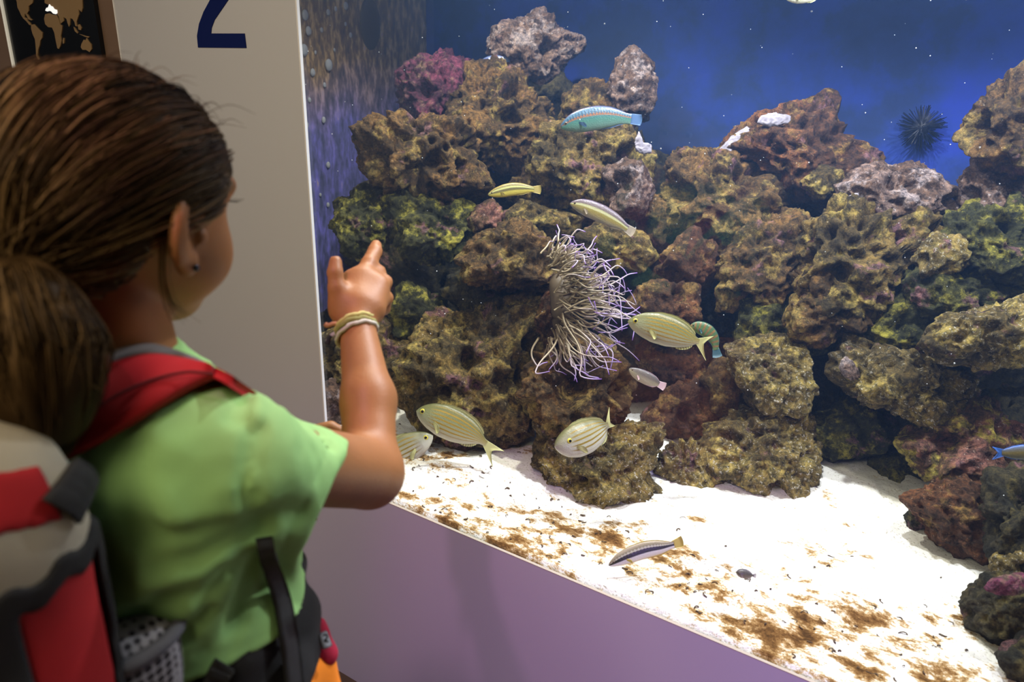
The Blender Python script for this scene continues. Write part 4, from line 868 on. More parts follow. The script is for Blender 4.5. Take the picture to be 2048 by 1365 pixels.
# -- trunk, arms, legs
Sz = 1.117
shR = np.array([BX + 0.128, BY + 0.012, Sz]); shL = np.array([BX - 0.135, BY - 0.005, Sz - 0.005])
elR = P(738, 948, 0.825); wrR = P(715, 655, 0.93)
trunk = loft([0.74, 0.80, 0.86, 0.93, 1.02, 1.08, 1.11, 1.13], [.122, .130, .125, .110, .112, .118, .105, .07], [.098, .104, .098, .084, .088, .086, .072, .05], BX, BY, 0.0)
def rp(px, zd): return px * zd / FPX
elL = np.array([-0.79, -0.62, 0.92]); wrL = np.array([-0.71, -0.475, 0.935])
handL = [(cone(wrL, wrL + [0.03, 0.045, 0.012], 0.022, 0.026), 0.01)]
for k in range(4):
    b0 = wrL + np.array([0.03, 0.05, 0.012]) + np.array([-0.012 + 0.002 * k, 0.004, 0.024 - 0.016 * k]); handL += [(cone(b0, b0 + [0.018, 0.022, 0.004], 0.0085, 0.008), 0.004), (cone(b0 + [0.018, 0.022, 0.004], b0 + [0.035, 0.030, -0.004], 0.008, 0.0065), 0.002)]
handL += [(cone(wrL + [0.02, 0.015, 0.02], wrL + [0.05, 0.03, 0.045], 0.011, 0.008), 0.006)]
hand = [
    (cone(P(712, 640, .935), P(716, 618, .945), rp(36, .93), rp(40, .94)), 0.012),
    (cone(P(692, 612, .945), P(705, 566, .968), rp(31, .94), rp(26, .965)), 0.014),
    (cone(P(720, 615, .945), P(728, 560, .972), rp(34, .94), rp(28, .97)), 0.012),
    (cone(P(745, 618, .948), P(757, 572, .97), rp(27, .94), rp(23, .97)), 0.012),
    # thumb: leaves the side of the palm near its base and points up
    (cone(P(684, 622, .940), P(674, 578, .932), rp(23, .94), rp(18, .93)), 0.012), (cone(P(674, 578, .932), P(670, 545, .932), rp(17, .93), rp(15.5, .93)), 0.004), (cone(P(670, 545, .932), P(671, 524, .936), rp(15.5, .93), rp(13, .93)), 0.003),
    # index finger points at the tank
    (cone(P(722, 562, .970), P(738, 528, .992), rp(20, .97), rp(16.5, .99)), 0.008), (cone(P(738, 528, .992), P(750, 503, 1.015), rp(16, .99), rp(14.5, 1.01)), 0.003), (cone(P(750, 503, 1.015), P(752, 491, 1.03), rp(14.5, 1.01), rp(11.5, 1.03)), 0.003),
    # middle, ring and little fingers folded
    (cone(P(744, 566, .972), P(757, 545, .998), rp(17, .97), rp(15, .99)), 0.006), (cone(P(757, 545, .998), P(752, 572, 1.015), rp(14.5, .99), rp(13, 1.01)), 0.003), (cone(P(752, 572, 1.015), P(742, 586, 1.0), rp(13, 1.0), rp(11, 1.0)), 0.003),
    (cone(P(757, 580, .970), P(771, 564, .992), rp(15.5, .97), rp(14, .99)), 0.005), (cone(P(771, 564, .992), P(766, 592, 1.006), rp(13.5, .99), rp(12, 1.0)), 0.003), (cone(P(766, 592, 1.006), P(754, 602, .992), rp(12, 1.0), rp(10, .99)), 0.003),
    (cone(P(762, 604, .962), P(775, 596, .980), rp(13.5, .96), rp(12, .98)), 0.005), (cone(P(775, 596, .980), P(770, 620, .992), rp(11.5, .98), rp(10, .99)), 0.003), (cone(P(770, 620, .992), P(759, 625, .98), rp(10, .99), rp(9, .98)), 0.003)]
neck_b = np.array([BX + 0.010, BY + 0.002, 1.158])
bodyf_items = [(trunk, 0), (cone(hd(0, -0.014, -0.055), neck_b, 0.041, 0.045), 0.03),
    (cone(neck_b - [0, 0, 0.035], shR, 0.042, 0.036), 0.03), (cone(neck_b - [0, 0, 0.035], shL, 0.042, 0.041), 0.03),
    (cone(shR, elR, 0.038, 0.0385), 0.02), (cone(elR, P(737, 800, .872), rp(56, .83), rp(52, .87)), 0.015), (cone(P(737, 800, .872), wrR, rp(51, .872), rp(35, .93)), 0.015),
    (cone(shL, elL, 0.044, 0.036), 0.03), (cone(elL, wrL, 0.035, 0.023), 0.012)] + handL + hand
for s in (1, -1):
    hip = np.array([BX + s * 0.066, BY, 0.78]); kn = np.array([BX + s * 0.075, BY + 0.015, 0.42]); an_ = np.array([BX + s * 0.078, BY - 0.01, 0.085])
    bodyf_items += [(cone(hip, kn, 0.078, 0.052), 0.03), (cone(kn, (kn + an_) / 2 + [0, -0.014, 0.05], 0.05, 0.047), 0.02), (cone((kn + an_) / 2 + [0, -0.014, 0.05], an_, 0.046, 0.032), 0.02), (cone(an_ - [0, 0.01, 0.05], an_ + [s * 0.01, 0.12, -0.055], 0.032, 0.022), 0.02)]
bf0 = union(bodyf_items)
def bodyf(p): return smin(bf0(p), headf(p), 0.006)
V, F = sdf_mesh(bodyf, (-1.0, -0.98, 0.0), (-0.36, -0.16, 1.50), 0.0038)
link('body', mesh_np('body', V, F), m_skin, girl)
# eyes, brows
m_eyew = simple('eye_white', (0.75, 0.73, 0.70), 0.15); m_iris = simple('eye_iris', (0.06, 0.035, 0.02), 0.1); m_brow = simple('brow_hair', (0.035, 0.020, 0.012), 0.7)
V3, F3 = ico(3)
for s in (1, -1):
    e = link('eye', mesh_np('eye', V3 * 0.0115 + hd(s * 0.029, 0.074, -0.001), F3), m_eyew, girl)
    link('iris', mesh_np('iris', (V3 * np.array([0.0055, 0.002, 0.0055])) @ HA.T + hd(s * 0.029, 0.0845, -0.001), F3), m_iris, e)
    V, F = tube(catmull([hd(s * 0.014, 0.0925, 0.018), hd(s * 0.032, 0.090, 0.024), hd(s * 0.050, 0.076, 0.019)], 12), 0.0022 * np.sin(np.linspace(0.5, 2.8, 12)) ** 0.5, 6)
    link('eyebrow', mesh_np('eyebrow', V, F), m_brow, girl)
    V, F = join_parts([tube(catmull([hd(s * (0.020 + 0.004 * k), 0.088 - 0.0012 * k, 0.006), hd(s * (0.021 + 0.0045 * k), 0.097 - 0.0012 * k, 0.006), hd(s * (0.022 + 0.005 * k), 0.102 - 0.0012 * k, 0.010)], 5), [0.0005, 0.0005, 0.0004, 0.0003, 0.0002], 4) for k in range(6)])
    link('eyelashes', mesh_np('eyelashes', V, F), m_brow, girl)
# -- hair
m_hair, nt, b = newmat('brown_hair'); L = nt.links
at = node(nt, 'ShaderNodeAttribute', attribute_name='tone')
r = ramp(nt, [(0.0, (0.012, 0.007, 0.003)), (0.42, (0.050, 0.028, 0.011)), (0.72, (0.15, 0.088, 0.034)), (1.0, (0.32, 0.20, 0.085))]); L.new(at.outputs['Fac'], r.inputs['Fac']); L.new(r.outputs['Color'], b.inputs['Base Color'])
b.inputs['Roughness'].default_value = 0.5; b.inputs['Specular IOR Level'].default_value = 0.2; b.inputs['Specular Tint'].default_value = (0.8, 0.55, 0.35, 1)
hairE = ell(hd(0, -0.008, 0.008), (0.087, 0.108, 0.090), HA); hairB = ell(hd(0, -0.050, -0.018), (0.066, 0.058, 0.070), HA)
tie = P(30, 525, 0.535)
def hl(p): return (p - HC) @ HA
FZ = ([-0.12, -0.085, -0.058, -0.042, -0.026, -0.008, 0.018, 0.045, 0.08], [-0.040, -0.034, -0.026, -0.020, 0.020, 0.030, 0.052, 0.070, 0.085])
def hairline(q):
    return np.interp(q[:, 2] + 0.0, *FZ)
def hairf(p):
    q = hl(p); d = smin(hairE(p), hairB(p), 0.03)
    front = q[:, 1] - hairline(q)
    low = -(q[:, 2] + 0.088 + 0.28 * (q[:, 1] + 0.03))
    ear = 0.002 - ell(np.array([0.084, -0.002, -0.028]), (0.03, 0.028, 0.036))(q); ear2 = 0.002 - ell(np.array([-0.084, -0.002, -0.028]), (0.03, 0.028, 0.036))(q)
    d = smax(d, front, 0.010); d = smax(d, low, 0.012); d = smax(smax(d, ear, 0.006), ear2, 0.006)
    v = q - (tie - HC) @ HA
    ang = np.arctan2(v[:, 0], v[:, 2] + 0.02); d = d - 0.0016 * np.sin(ang * 26 + 3 * np.sin(q[:, 1] * 40)) * sstep(0.02, 0.06, np.linalg.norm(v, axis=1))
    return np.maximum(d, -head(p) - 0.012)
def hairfull(p): return smin(hairf(p), cone(hd(0, -0.085, -0.02), tie, 0.036, 0.019)(p), 0.03)
V, F = sdf_mesh(hairfull, HC - [0.19, 0.21, 0.19], HC + [0.16, 0.16, 0.16], 0.0030)
me = mesh_np('hair', V, F); attr(me, 'tone', np.clip(0.42 + 0.45 * fbm(V * [30, 30, 30], 3), 0, 1)); hair = link('hair', me, m_hair, girl)
rs_ = np.random.RandomState(21)
def project(fn, p, off, it=4):
    e = 1e-3
    for _ in range(it):
        d = fn(p); g = np.stack([fn(p + np.array(v) * e) - d for v in ((1, 0, 0), (0, 1, 0), (0, 0, 1))], 1) / e
        g /= np.linalg.norm(g, axis=1)[:, None] + 1e-9; p = p - g * (d - off)[:, None]
    return p, g
def capf(p): return smin(smin(hairE(p), hairB(p), 0.03), cone(hd(0, -0.085, -0.02), tie, 0.036, 0.019)(p), 0.03)
NS = 3000
q0 = rs_.normal(size=(NS * 5, 3)); q0 /= np.linalg.norm(q0, axis=1)[:, None]; q0 = q0 * [0.087, 0.108, 0.092] + [0, -0.008, 0.010]
p0 = HC + q0 @ HA.T; ok = hairf(p0 - 0.0) < 0.004; p0 = p0[ok][:NS]; NS = len(p0)
offs = np.abs(rs_.normal(size=NS)) * 0.0016 + 0.0002; pts = [p0]; cur = p0
tipj = tie + rs_.normal(size=(NS, 3)) * 0.009
for k in range(17):
    to = tipj - cur; dist = np.linalg.norm(to, axis=1)[:, None]
    _, g = project(capf, cur, 0.0, 1); tang = to - (to * g).sum(1)[:, None] * g; tang /= np.linalg.norm(tang, axis=1)[:, None] + 1e-9
    # hair sweeps back first, then gathers downward
    back = -HA[:, 1] * 1.0 + HA[:, 2] * -0.25; bt = back - (g @ back)[:, None] * g; bt /= np.linalg.norm(bt, axis=1)[:, None] + 1e-6
    wgt = np.clip((dist - 0.05) / 0.16, 0, 0.55); dr = tang * (1 - wgt) + bt * wgt; dr /= np.linalg.norm(dr, axis=1)[:, None]
    step = np.minimum(0.0125, dist * 0.5); nxt, _ = project(capf, cur + dr * step, offs, 2); cur = nxt; pts.append(cur)
S = np.stack(pts, 1); S = S + 0.0013 * np.stack([np.sin(9 * np.linspace(0, 1, 18) + a_) for a_ in rs_.uniform(0, 6, NS)])[..., None] * rs_.normal(size=(NS, 1, 3))
def strands(S, rad, tone, name, parent):
    n, k, _ = S.shape; T = np.gradient(S, axis=1); T /= np.linalg.norm(T, axis=2)[..., None] + 1e-9
    A_ = np.cross(T, np.array([0.3, 0.5, 0.8])); A_ /= np.linalg.norm(A_, axis=2)[..., None] + 1e-9; B_ = np.cross(T, A_)
    taper = (1 - 0.7 * np.linspace(0, 1, k) ** 2)[None, :, None] * np.broadcast_to(rad, (n,))[:, None, None]
    V = np.stack([S + A_ * taper * math.cos(a) + B_ * taper * math.sin(a) for a in (0, 2.094, 4.189)], 2).reshape(-1, 3)
    base = (np.arange(n)[:, None, None] * k + np.arange(k - 1)[None, :, None]) * 3; j = np.arange(3)[None, None]; j2 = (j + 1) % 3
    F = np.stack([base + j, base + j2, base + 3 + j2, base + 3 + j], -1).reshape(-1, 4)
    me = mesh_np(name, V, F); attr(me, 'tone', np.repeat(tone, k * 3)); return link(name, me, m_hair, parent)
tone = np.clip(0.42 + 0.6 * fbm(p0 * 38, 2) + rs_.normal(size=NS) * 0.14, 0, 1)
strands(S, 0.00075, tone, 'hair_strands', hair)['kind'] = 'stuff'
# fly-away wisps over the crown, side lock by the ear
W = []
for k in range(46):
    a0 = hd(rs_.uniform(-0.05, 0.06), rs_.uniform(-0.02, 0.08), 0.068); a0, _ = project(capf, a0[None], 0.0); a0 = a0[0]
    up = HA[:, 2] * rs_.uniform(0.004, 0.020) + HA[:, 1] * rs_.uniform(0.01, 0.05) * rs_.choice([-1, 1, 1]) + HA[:, 0] * rs_.normal() * 0.012
    W.append(catmull([a0, a0 + up * 0.5 + HA[:, 2] * 0.006, a0 + up + HA[:, 2] * rs_.uniform(-0.006, 0.004)], 18))
for k in range(26):
    j = rs_.normal(size=3) * 0.0016
    W.append(catmull([hd(0.082, -0.026, -0.036) + j, hd(0.080, -0.022, -0.062) + j, hd(0.074, -0.008, -0.082) + j * 1.6, hd(0.070, 0.010, -0.094) + j * 3], 18))
for k in range(60):
    x0 = rs_.uniform(-0.04, 0.05); W.append(catmull([hd(x0, -0.062, -0.062), hd(x0 * 0.9 + rs_.normal() * 0.004, -0.066, -0.085), hd(x0 * 0.8 + rs_.normal() * 0.01, -0.062 + rs_.normal() * 0.004, -0.104)], 18))
strands(np.array(W), 0.00035, rs_.uniform(0.2, 0.7, len(W)), 'loose_wisps', hair)['kind'] = 'stuff'
# ponytail
pt = catmull([tie, P(30, 580, .525), P(48, 655, .51), P(66, 735, .505), P(78, 805, .51), P(92, 872, .52)], 40)
pr_ = np.interp(np.linspace(0, 1, 40), [0, .08, .3, .55, .8, 1], [.014, .018, .036, .047, .034, .008])
tailf = union([(cone(pt[i], pt[i + 1], pr_[i], pr_[i + 1]), 0.0) for i in range(0, 39, 1)])
V, F = sdf_mesh(lambda p: tailf(p) - 0.0012 * np.sin(((p - HC) @ HA[:, 0]) * 420 + 2 * np.sin(p[:, 2] * 40)), pt.min(0) - 0.07, pt.max(0) + 0.07, 0.0034)
me = mesh_np('ponytail', V, F); attr(me, 'tone', np.clip(0.35 + 0.5 * fbm(V * [40, 40, 10], 3), 0, 1)); pony = link('ponytail', me, m_hair, hair)
NS = 1500; dirs = rs_.normal(size=(NS, 3)); ptT = np.gradient(pt, axis=0); ptT /= np.linalg.norm(ptT, axis=1)[:, None]
S = []
for k in range(NS):
    dv = dirs[k] / np.linalg.norm(dirs[k]); rad_ = rs_.uniform(0.8, 1.06); ii = np.linspace(0, 39, 18).astype(int); perp = dv[None] - (ptT[ii] @ dv)[:, None] * ptT[ii]; perp /= np.linalg.norm(perp, axis=1)[:, None] + 1e-6
    S.append(pt[ii] + perp * (pr_[ii] * rad_)[:, None] + rs_.normal(size=(1, 3)) * 0.001 + (ptT[-1] * rs_.uniform(-0.03, 0.022))[None] * np.linspace(0, 1, 18)[:, None] ** 3)
strands(np.array(S), 0.0007, np.clip(0.4 + rs_.normal(size=NS) * 0.25, 0, 1), 'ponytail_strands', hair)['kind'] = 'stuff'
V, F = join_parts([tube([tie + (pt[3] - tie) * s + np.cross(_n(pt[3] - tie), [0, 0, 1]) * 0 for s in (0.0, 1.0)], 0.001, 4)] + [tube(np.array([tie + (pt[2] - tie) * (0.4 * w_) + 0.021 * (math.cos(a) * np.array([0.8, -0.3, 0.3]) + math.sin(a) * np.array([0.35, 0.3, 0.85])) for a in np.linspace(0, 6.283, 24)]), 0.0065, 8) for w_ in (-0.5, 0.8)])
link('hair_tie', mesh_np('hair_tie', V, F), fabric('dark_hair_tie', (0.012, 0.011, 0.014)), girl)
# ear stud
link('earring', mesh_np('earring', V3 * 0.0030 + hd(0.0845, 0.005, -0.053), F3), simple('dark_stud', (0.05, 0.06, 0.09), 0.15, Metallic=0.8), girl)
# -- T-shirt
m_shirt = fabric('green_jersey', (0.34, 0.62, 0.21), 1100, 0.06)
cuff = P(668, 975, 0.765); up_ax = _n(elR - shR)
sl_end = shR + up_ax * 0.150 + np.array([0, 0, -0.046])
shirt_lo = loft([0.938, 0.968, 1.02, 1.065, 1.10, 1.122, 1.138], [.150, .142, .136, .134, .124, .108, .07], [.122, .112, .104, .101, .092, .076, .052], BX, BY + 0.002, 0.0)
shirt_in = loft([0.89, 0.935, 0.968, 0.985], [.140, .140, .130, .08], [.112, .112, .100, .06], BX, BY + 0.002, 0.0)
sleeve_R = cone(shR + [0.0, 0, -0.005], sl_end, 0.053, 0.070); sleeve_in = cone(shR + (sl_end - shR) * 0.4, sl_end + (sl_end - shR) * 0.12, 0.048, 0.0665)
sleeve_hang = cone(shR + [0.005, 0.01, -0.035], P(622, 1040, .715), 0.040, 0.030); hang_in = cone(shR + [0.005, 0.01, -0.035], P(622, 1040, .715), 0.034, 0.0255)
scapR = ell((BX + 0.090, BY - 0.040, 1.065), (0.068, 0.062, 0.095)); scapL = ell((BX - 0.090, BY - 0.040, 1.065), (0.068, 0.062, 0.095))
sleeve_L = cone(shL, shL + (elL - shL) * 0.62, 0.058, 0.062)
cp1, cp2, cp3 = P(692, 890, .82), P(602, 1092, .69), P(655, 1000, .60)
cut_n = _n(np.cross(cp1 - cp3, cp2 - cp3)); cut_n = cut_n if cut_n @ up_ax > 0 else -cut_n
capR = lambda p: (p - cp3) @ cut_n
axL = _n(elL - shL); slL = shL + axL * 0.15; capL = lambda p: (p - slL) @ axL
nk_ax = _n(hd(0, -0.01, -0.06) - neck_b); nk_c = neck_b + nk_ax * 0.028
yoke = union([(cone(neck_b + [0, 0, -0.030], shR + [0.004, 0, -0.002], 0.046, 0.047), 0), (cone(neck_b + [0, 0, -0.030], shL + [-0.004, 0, -0.002], 0.046, 0.047), 0.03), (cone(neck_b - [0, 0, 0.03], neck_b + nk_ax * 0.05, 0.050, 0.045), 0.015)])
FOLDS = []                                           # (points px, zd guess, radius px, sign) filled below
def folded(base, folds):
    def fn(p):
        d = base(p)
        for g, amp, wd in folds:
            d = d - 1.5 * amp * np.exp(-(np.maximum(g(p), 0) / wd) ** 2)
        return d
    return fn
def shirt0(p):
    d = smin(shirt_lo(p), yoke(p), 0.075)
    d = smin(smin(d, scapR(p), 0.05), scapL(p), 0.05)
    sr = smax(smin(sleeve_R(p), sleeve_hang(p), 0.02), capR(p), 0.004); sl = smax(sleeve_L(p), capL(p), 0.004)
    d = smin(smin(d, sr, 0.026), sl, 0.03)
    d = smax(d, ((p - nk_c) @ nk_ax), 0.006)
    return d
def trace(fn, px, py, z0=0.45, z1=1.1, off=0.0):
    zs = np.linspace(z0, z1, 500); pts_ = np.array([P(px, py, z) for z in zs]); d = fn(pts_) - off
    k = np.argmax(d < 0)
    if d[k] >= 0: k = np.argmin(d)
    return pts_[k], zs[k]
fold_px = [ # polyline px, amplitude m (+ ridge, - valley), width m
    ([(522, 1062), (470, 1085), (400, 1120), (320, 1135)], -0.007, 0.010), ([(525, 1075), (480, 1130), (410, 1190), (330, 1215)], -0.010, 0.011), ([(522, 1055), (450, 1060), (380, 1075), (300, 1070)], -0.005, 0.009),
    ([(520, 1062), (500, 1000), (500, 940), (512, 860)], -0.006, 0.007), ([(530, 1050), (560, 1030), (600, 1035)], -0.006, 0.010),
    ([(510, 1100), (450, 1160), (380, 1205)], 0.006, 0.010), ([(515, 1120), (490, 1180), (470, 1250)], -0.006, 0.010), ([(275, 1240), (320, 1262), (350, 1275)], -0.010, 0.010), ([(380, 1262), (400, 1245), (410, 1235)], -0.006, 0.007),
    ([(512, 765), (525, 790), (540, 800)], -0.008, 0.006), ([(480, 775), (478, 800), (470, 830)], -0.006, 0.008), ([(560, 790), (570, 810)], -0.006, 0.007), ([(600, 825), (612, 850)], -0.005, 0.007), ([(640, 860), (660, 885)], -0.005, 0.007),
    ([(520, 770), (514, 830), (508, 900), (505, 980)], 0.004, 0.0035), ([(240, 900), (270, 1000), (300, 1090)], -0.005, 0.012), ([(330, 900), (300, 960), (330, 1040)], 0.004, 0.016)]
folds = []
for pl, amp, wd in fold_px:
    q = [trace(shirt0, *a_)[0] for a_ in catmull(pl, 7)]
    folds.append((union([(cone(q[i], q[i + 1], 0.001, 0.001), 0) for i in range(6)]), amp, wd))
shirt1 = folded(shirt0, folds)
def shirtf(p):
    d = shirt1(p) - 0.0022 * fbm(p * 16, 2) - 0.0008 * perlin(p * 60)
    d = smax(d, -shirt_in(p), 0.003); d = smax(d, -np.maximum(np.minimum(sleeve_in(p), hang_in(p)), -(capR(p) + 0.045)), 0.003)
    ck = np.abs(capR(p) + 0.016); d = d + 0.0012 * np.exp(-(ck / 0.0016) ** 2)
    return d
V, F = sdf_mesh(shirtf, (-1.0, -0.86, 0.88), (-0.36, -0.44, 1.26), 0.0036)
link('t_shirt', mesh_np('t_shirt', V, F), m_shirt, girl)
# -- jacket tied round the waist, shorts, shoes
m_black = fabric('black_cloth', (0.012, 0.011, 0.012), 700, 0.2); m_webb = fabric('black_webbing', (0.016, 0.016, 0.017), 1500, 0.15, 0.7)
jk = union([(loft([0.80, 0.86, 0.905, 0.948], [.146, .150, .143, .130], [.124, .126, .116, .100], BX, BY, 0.0), 0), (ell(P(540, 1235, 0.765), (0.042, 0.042, 0.080)), 0.03), (cone(P(566, 1125, 0.765), P(575, 1300, 0.775), 0.016, 0.026), 0.02), (cone(P(470, 1290, .68), P(430, 1420, .69), .03, .04), 0.03)])
V, F = sdf_mesh(lambda p: jk(p) - 0.004 * np.sin(p[:, 2] * 70 + 20 * p[:, 0] + 3 * fbm(p * 9, 2)) - 0.003 * fbm(p * 22, 2), (-0.82, -0.90, 0.76), (-0.38, -0.46, 1.02), 0.005)
link('waist_jacket', mesh_np('waist_jacket', V, F), m_black, girl)
sh_items = [(loft([0.76, 0.82, 0.90], [.150, .148, .136], [.126, .126, .112], BX, BY, 0.0), 0)]
for s in (1, -1): sh_items.append((cone((BX + s * 0.070, BY, 0.78), (BX + s * 0.082, BY + 0.012, 0.52), 0.094, 0.088), 0.03))
sh_items.append((cone(P(625, 1330, 0.79), P(622, 1430, 0.80), 0.024, 0.035), 0.03))
V, F = sdf_mesh(lambda p: np.maximum(union(sh_items)(p) - 0.003 * fbm(p * 14, 2), 0.52 - p[:, 2]), (-0.82, -0.86, 0.50), (-0.40, -0.48, 0.92), 0.006)
m_orange = fabric('orange_cloth', (0.85, 0.22, 0.005), 900, 0.1)
link('shorts', mesh_np('shorts', V, F), m_orange, girl)
bag = union([(cone(P(634, 1250, .775), P(648, 1310, .785), rp(17, .78), rp(24, .78)), 0), (cone(P(648, 1310, .785), P(628, 1325, .79), rp(24, .78), rp(20, .79)), 0.01), (cone(P(620, 1290, .78), P(630, 1318, .79), rp(22, .78), rp(20, .79)), 0.012)])
V, F = sdf_mesh(lambda p: bag(p) - 0.002 * fbm(p * 25, 2), P(635, 1290, .785) - 0.07, P(635, 1290, .785) + 0.07, 0.003)
rb_ = link('red_waistband', mesh_np('red_waistband', V, F), fabric('crimson_cloth', (0.40, 0.006, 0.035), 900, 0.1), girl)
V, F = ribbon([P(636, 1268, .752), P(646, 1300, .752)], [P(652, 1262, .764), P(664, 1292, .764)], 0.002, 8, 4, 0.002)
tg = link('label_tag', mesh_np('label_tag', V, F), fabric('grey_tag', (0.22, 0.22, 0.24), 900, 0.1), rb_)
V, F = tube(catmull([P(646, 1272, .747), P(653, 1270, .747), P(654, 1277, .747), P(649, 1283, .747), P(657, 1284, .747)], 16), 0.0010, 6)
link('tag_mark', mesh_np('tag_mark', V, F), m_webb, tg)
m_shoe = fabric('grey_shoe_cloth', (0.10, 0.10, 0.11), 900, 0.1); m_sole = simple('white_rubber_sole', (0.6, 0.6, 0.58), 0.6)
for s in (1, -1):
    c = np.array([BX + s * 0.082, BY + 0.035, 0.0]); up = union([(cone(c + [0, -0.055, 0.045], c + [s * 0.01, 0.085, 0.035], 0.041, 0.034), 0), (cone(c + [0, -0.045, 0.05], c + [0, -0.045, 0.09], 0.04, 0.04), 0.02)])
    V, F = sdf_mesh(lambda p: np.maximum(up(p), 0.016 - p[:, 2]), c - [0.07, 0.13, 0.02], c + [0.08, 0.15, 0.14], 0.006); so = link('shoe', mesh_np('shoe', V, F), m_shoe, girl)
    so2 = loft([0.001, 0.022], [.043, .043], [.108, .108], c[0] + s * 0.004, c[1] + 0.014)
    V, F = sdf_mesh(so2, c - [0.07, 0.13, 0.02], c + [0.08, 0.15, 0.05], 0.005); link('sole', mesh_np('sole', V, F), m_sole, so)
# -- bracelets
wd = _n(wrR - P(737, 800, .872)); e1 = _n(np.cross(wd, [0, 0, 1])); e2 = np.cross(wd, e1)
def band(c, r, th, mat, nm, tiltv=0.0, parent=girl):
    pth = np.array([c + r * (math.cos(a) * e1 + math.sin(a) * e2) + wd * tiltv * math.cos(a) + wd * 0.0008 * math.sin(9 * a) for a in np.linspace(0, 6.2832, 48)])
    V, F = tube(pth, th * (1 + 0.15 * np.sin(np.arange(48) * 2.4)), 8); return link(nm, mesh_np(nm, V, F), mat, parent)
wc = P(713, 662, .927); R0 = rp(40, .927)
band(wc, R0, 0.0034, fabric('olive_braid', (0.26, 0.24, 0.07), 1500, 0.3), 'bracelet', 0.003)['label'] = 'olive braided bracelet'
band(wc + wd * 0.007, R0 * 0.99, 0.0030, fabric('yellow_braid', (0.52, 0.46, 0.16), 1500, 0.3), 'bracelet', 0.004)['label'] = 'yellow braided bracelet'
bl = band(wc - wd * 0.006, R0 * 1.02, 0.0026, fabric('pale_braid', (0.55, 0.50, 0.42), 1500, 0.3), 'bracelet', 0.006); bl['label'] = 'pale braided bracelet with loose ends'
for pth, mt in [([(684, 650, .915), (668, 648, .915), (656, 652, .915), (650, 648, .915)], (0.45, 0.20, 0.10)), ([(682, 662, .915), (670, 668, .915), (660, 676, .913), (655, 684, .912)], (0.50, 0.48, 0.44)), ([(662, 672, .913), (657, 680, .912), (655, 690, .911)], (0.02, 0.02, 0.03))]:
    V, F = tube(catmull([P(*q) for q in pth], 14), 0.0032, 6); link('loose_end', mesh_np('loose_end', V, F), fabric('cord_end', mt, 1500, 0.3), bl)

# ------------------------------------------------------------------ backpack
def sx_(px, py, off=0.004, z0=0.45, z1=1.0): return trace(shirt1, px, py, z0, z1, off)[0]
PK = np.array([BX + 0.042, BY - 0.185, 1.0])
pack = empty('backpack', PK); tag(pack, 'red, cream and black backpack worn on the back of the girl', 'backpack')
def pchild(nm, me, mat, parent=pack):
    o = link(nm, me, mat); o.parent = parent; o.matrix_parent_inverse = Matrix.Translation(-Vector(PK)) if parent is pack else Matrix.Identity(4); return o
m_red = fabric('red_pack_cloth', (0.46, 0.006, 0.010), 800, 0.12); m_cream = fabric('cream_pack_cloth', (0.50, 0.44, 0.33), 800, 0.1); m_gry = fabric('grey_pack_cloth', (0.13, 0.13, 0.15), 900, 0.12)
m_strapgrey = fabric('grey_padding', (0.15, 0.135, 0.14), 900, 0.1)
pk = union([(rbox(PK + [0, 0.0, -0.02], (0.125, 0.085, 0.215), 0.06), 0), (rbox(PK + [0, -0.055, -0.075], (0.100, 0.075, 0.135), 0.055), 0.03), (ell(PK + [0, 0.0, 0.165], (0.115, 0.075, 0.05)), 0.03)])
V, F = sdf_mesh(lambda p: pk(p) - 0.003 * fbm(p * 13, 2), PK - [0.18, 0.19, 0.28], PK + [0.18, 0.14, 0.27], 0.005)
pchild('back_panel', mesh_np('back_panel', V, F), m_gry)
def panel(nm, mat, reg, off):
    def fn(p):
        q = p - PK; d = pk(p) - 0.003 * fbm(p * 13, 2); seam = 0.118 + 0.12 * (q[:, 1] - 0.03) + 0.004 * np.sin(q[:, 1] * 190)
        return smax(smax(d - off, -(d + 0.006), 0.001), reg(q[:, 1], q[:, 2], seam), 0.0025)
    V, F = sdf_mesh(fn, PK - [0.18, 0.19, 0.28], PK + [0.18, 0.14, 0.27], 0.0034); return pchild(nm, mesh_np(nm, V, F), mat)
mx3 = lambda *a: np.maximum.reduce(a)
panel('front_panel', m_red, lambda y, z, s: mx3(z - s, 0.010 - y, y - 0.066), 0.004)
panel('lid', m_cream, lambda y, z, s: mx3(s - z, y - 0.072), 0.004)
panel('lid_stripe', m_red, lambda y, z, s: mx3(np.abs(z - 0.172 + 0.3 * (y - 0.03)) - 0.017, y - 0.050), 0.0055)
panel('black_trim', m_black, lambda y, z, s: np.minimum(mx3(np.abs(z - s + 0.002) - 0.010, y - 0.074), np.minimum(mx3(z - s, np.abs(y - 0.001) - 0.011), mx3(z - s, np.abs(y - 0.069 - 0.008 * np.sin(z * 18)) - 0.006))), 0.0065)
panel('cream_panel', m_cream, lambda y, z, s: mx3(z - s, y + 0.008), 0.004)
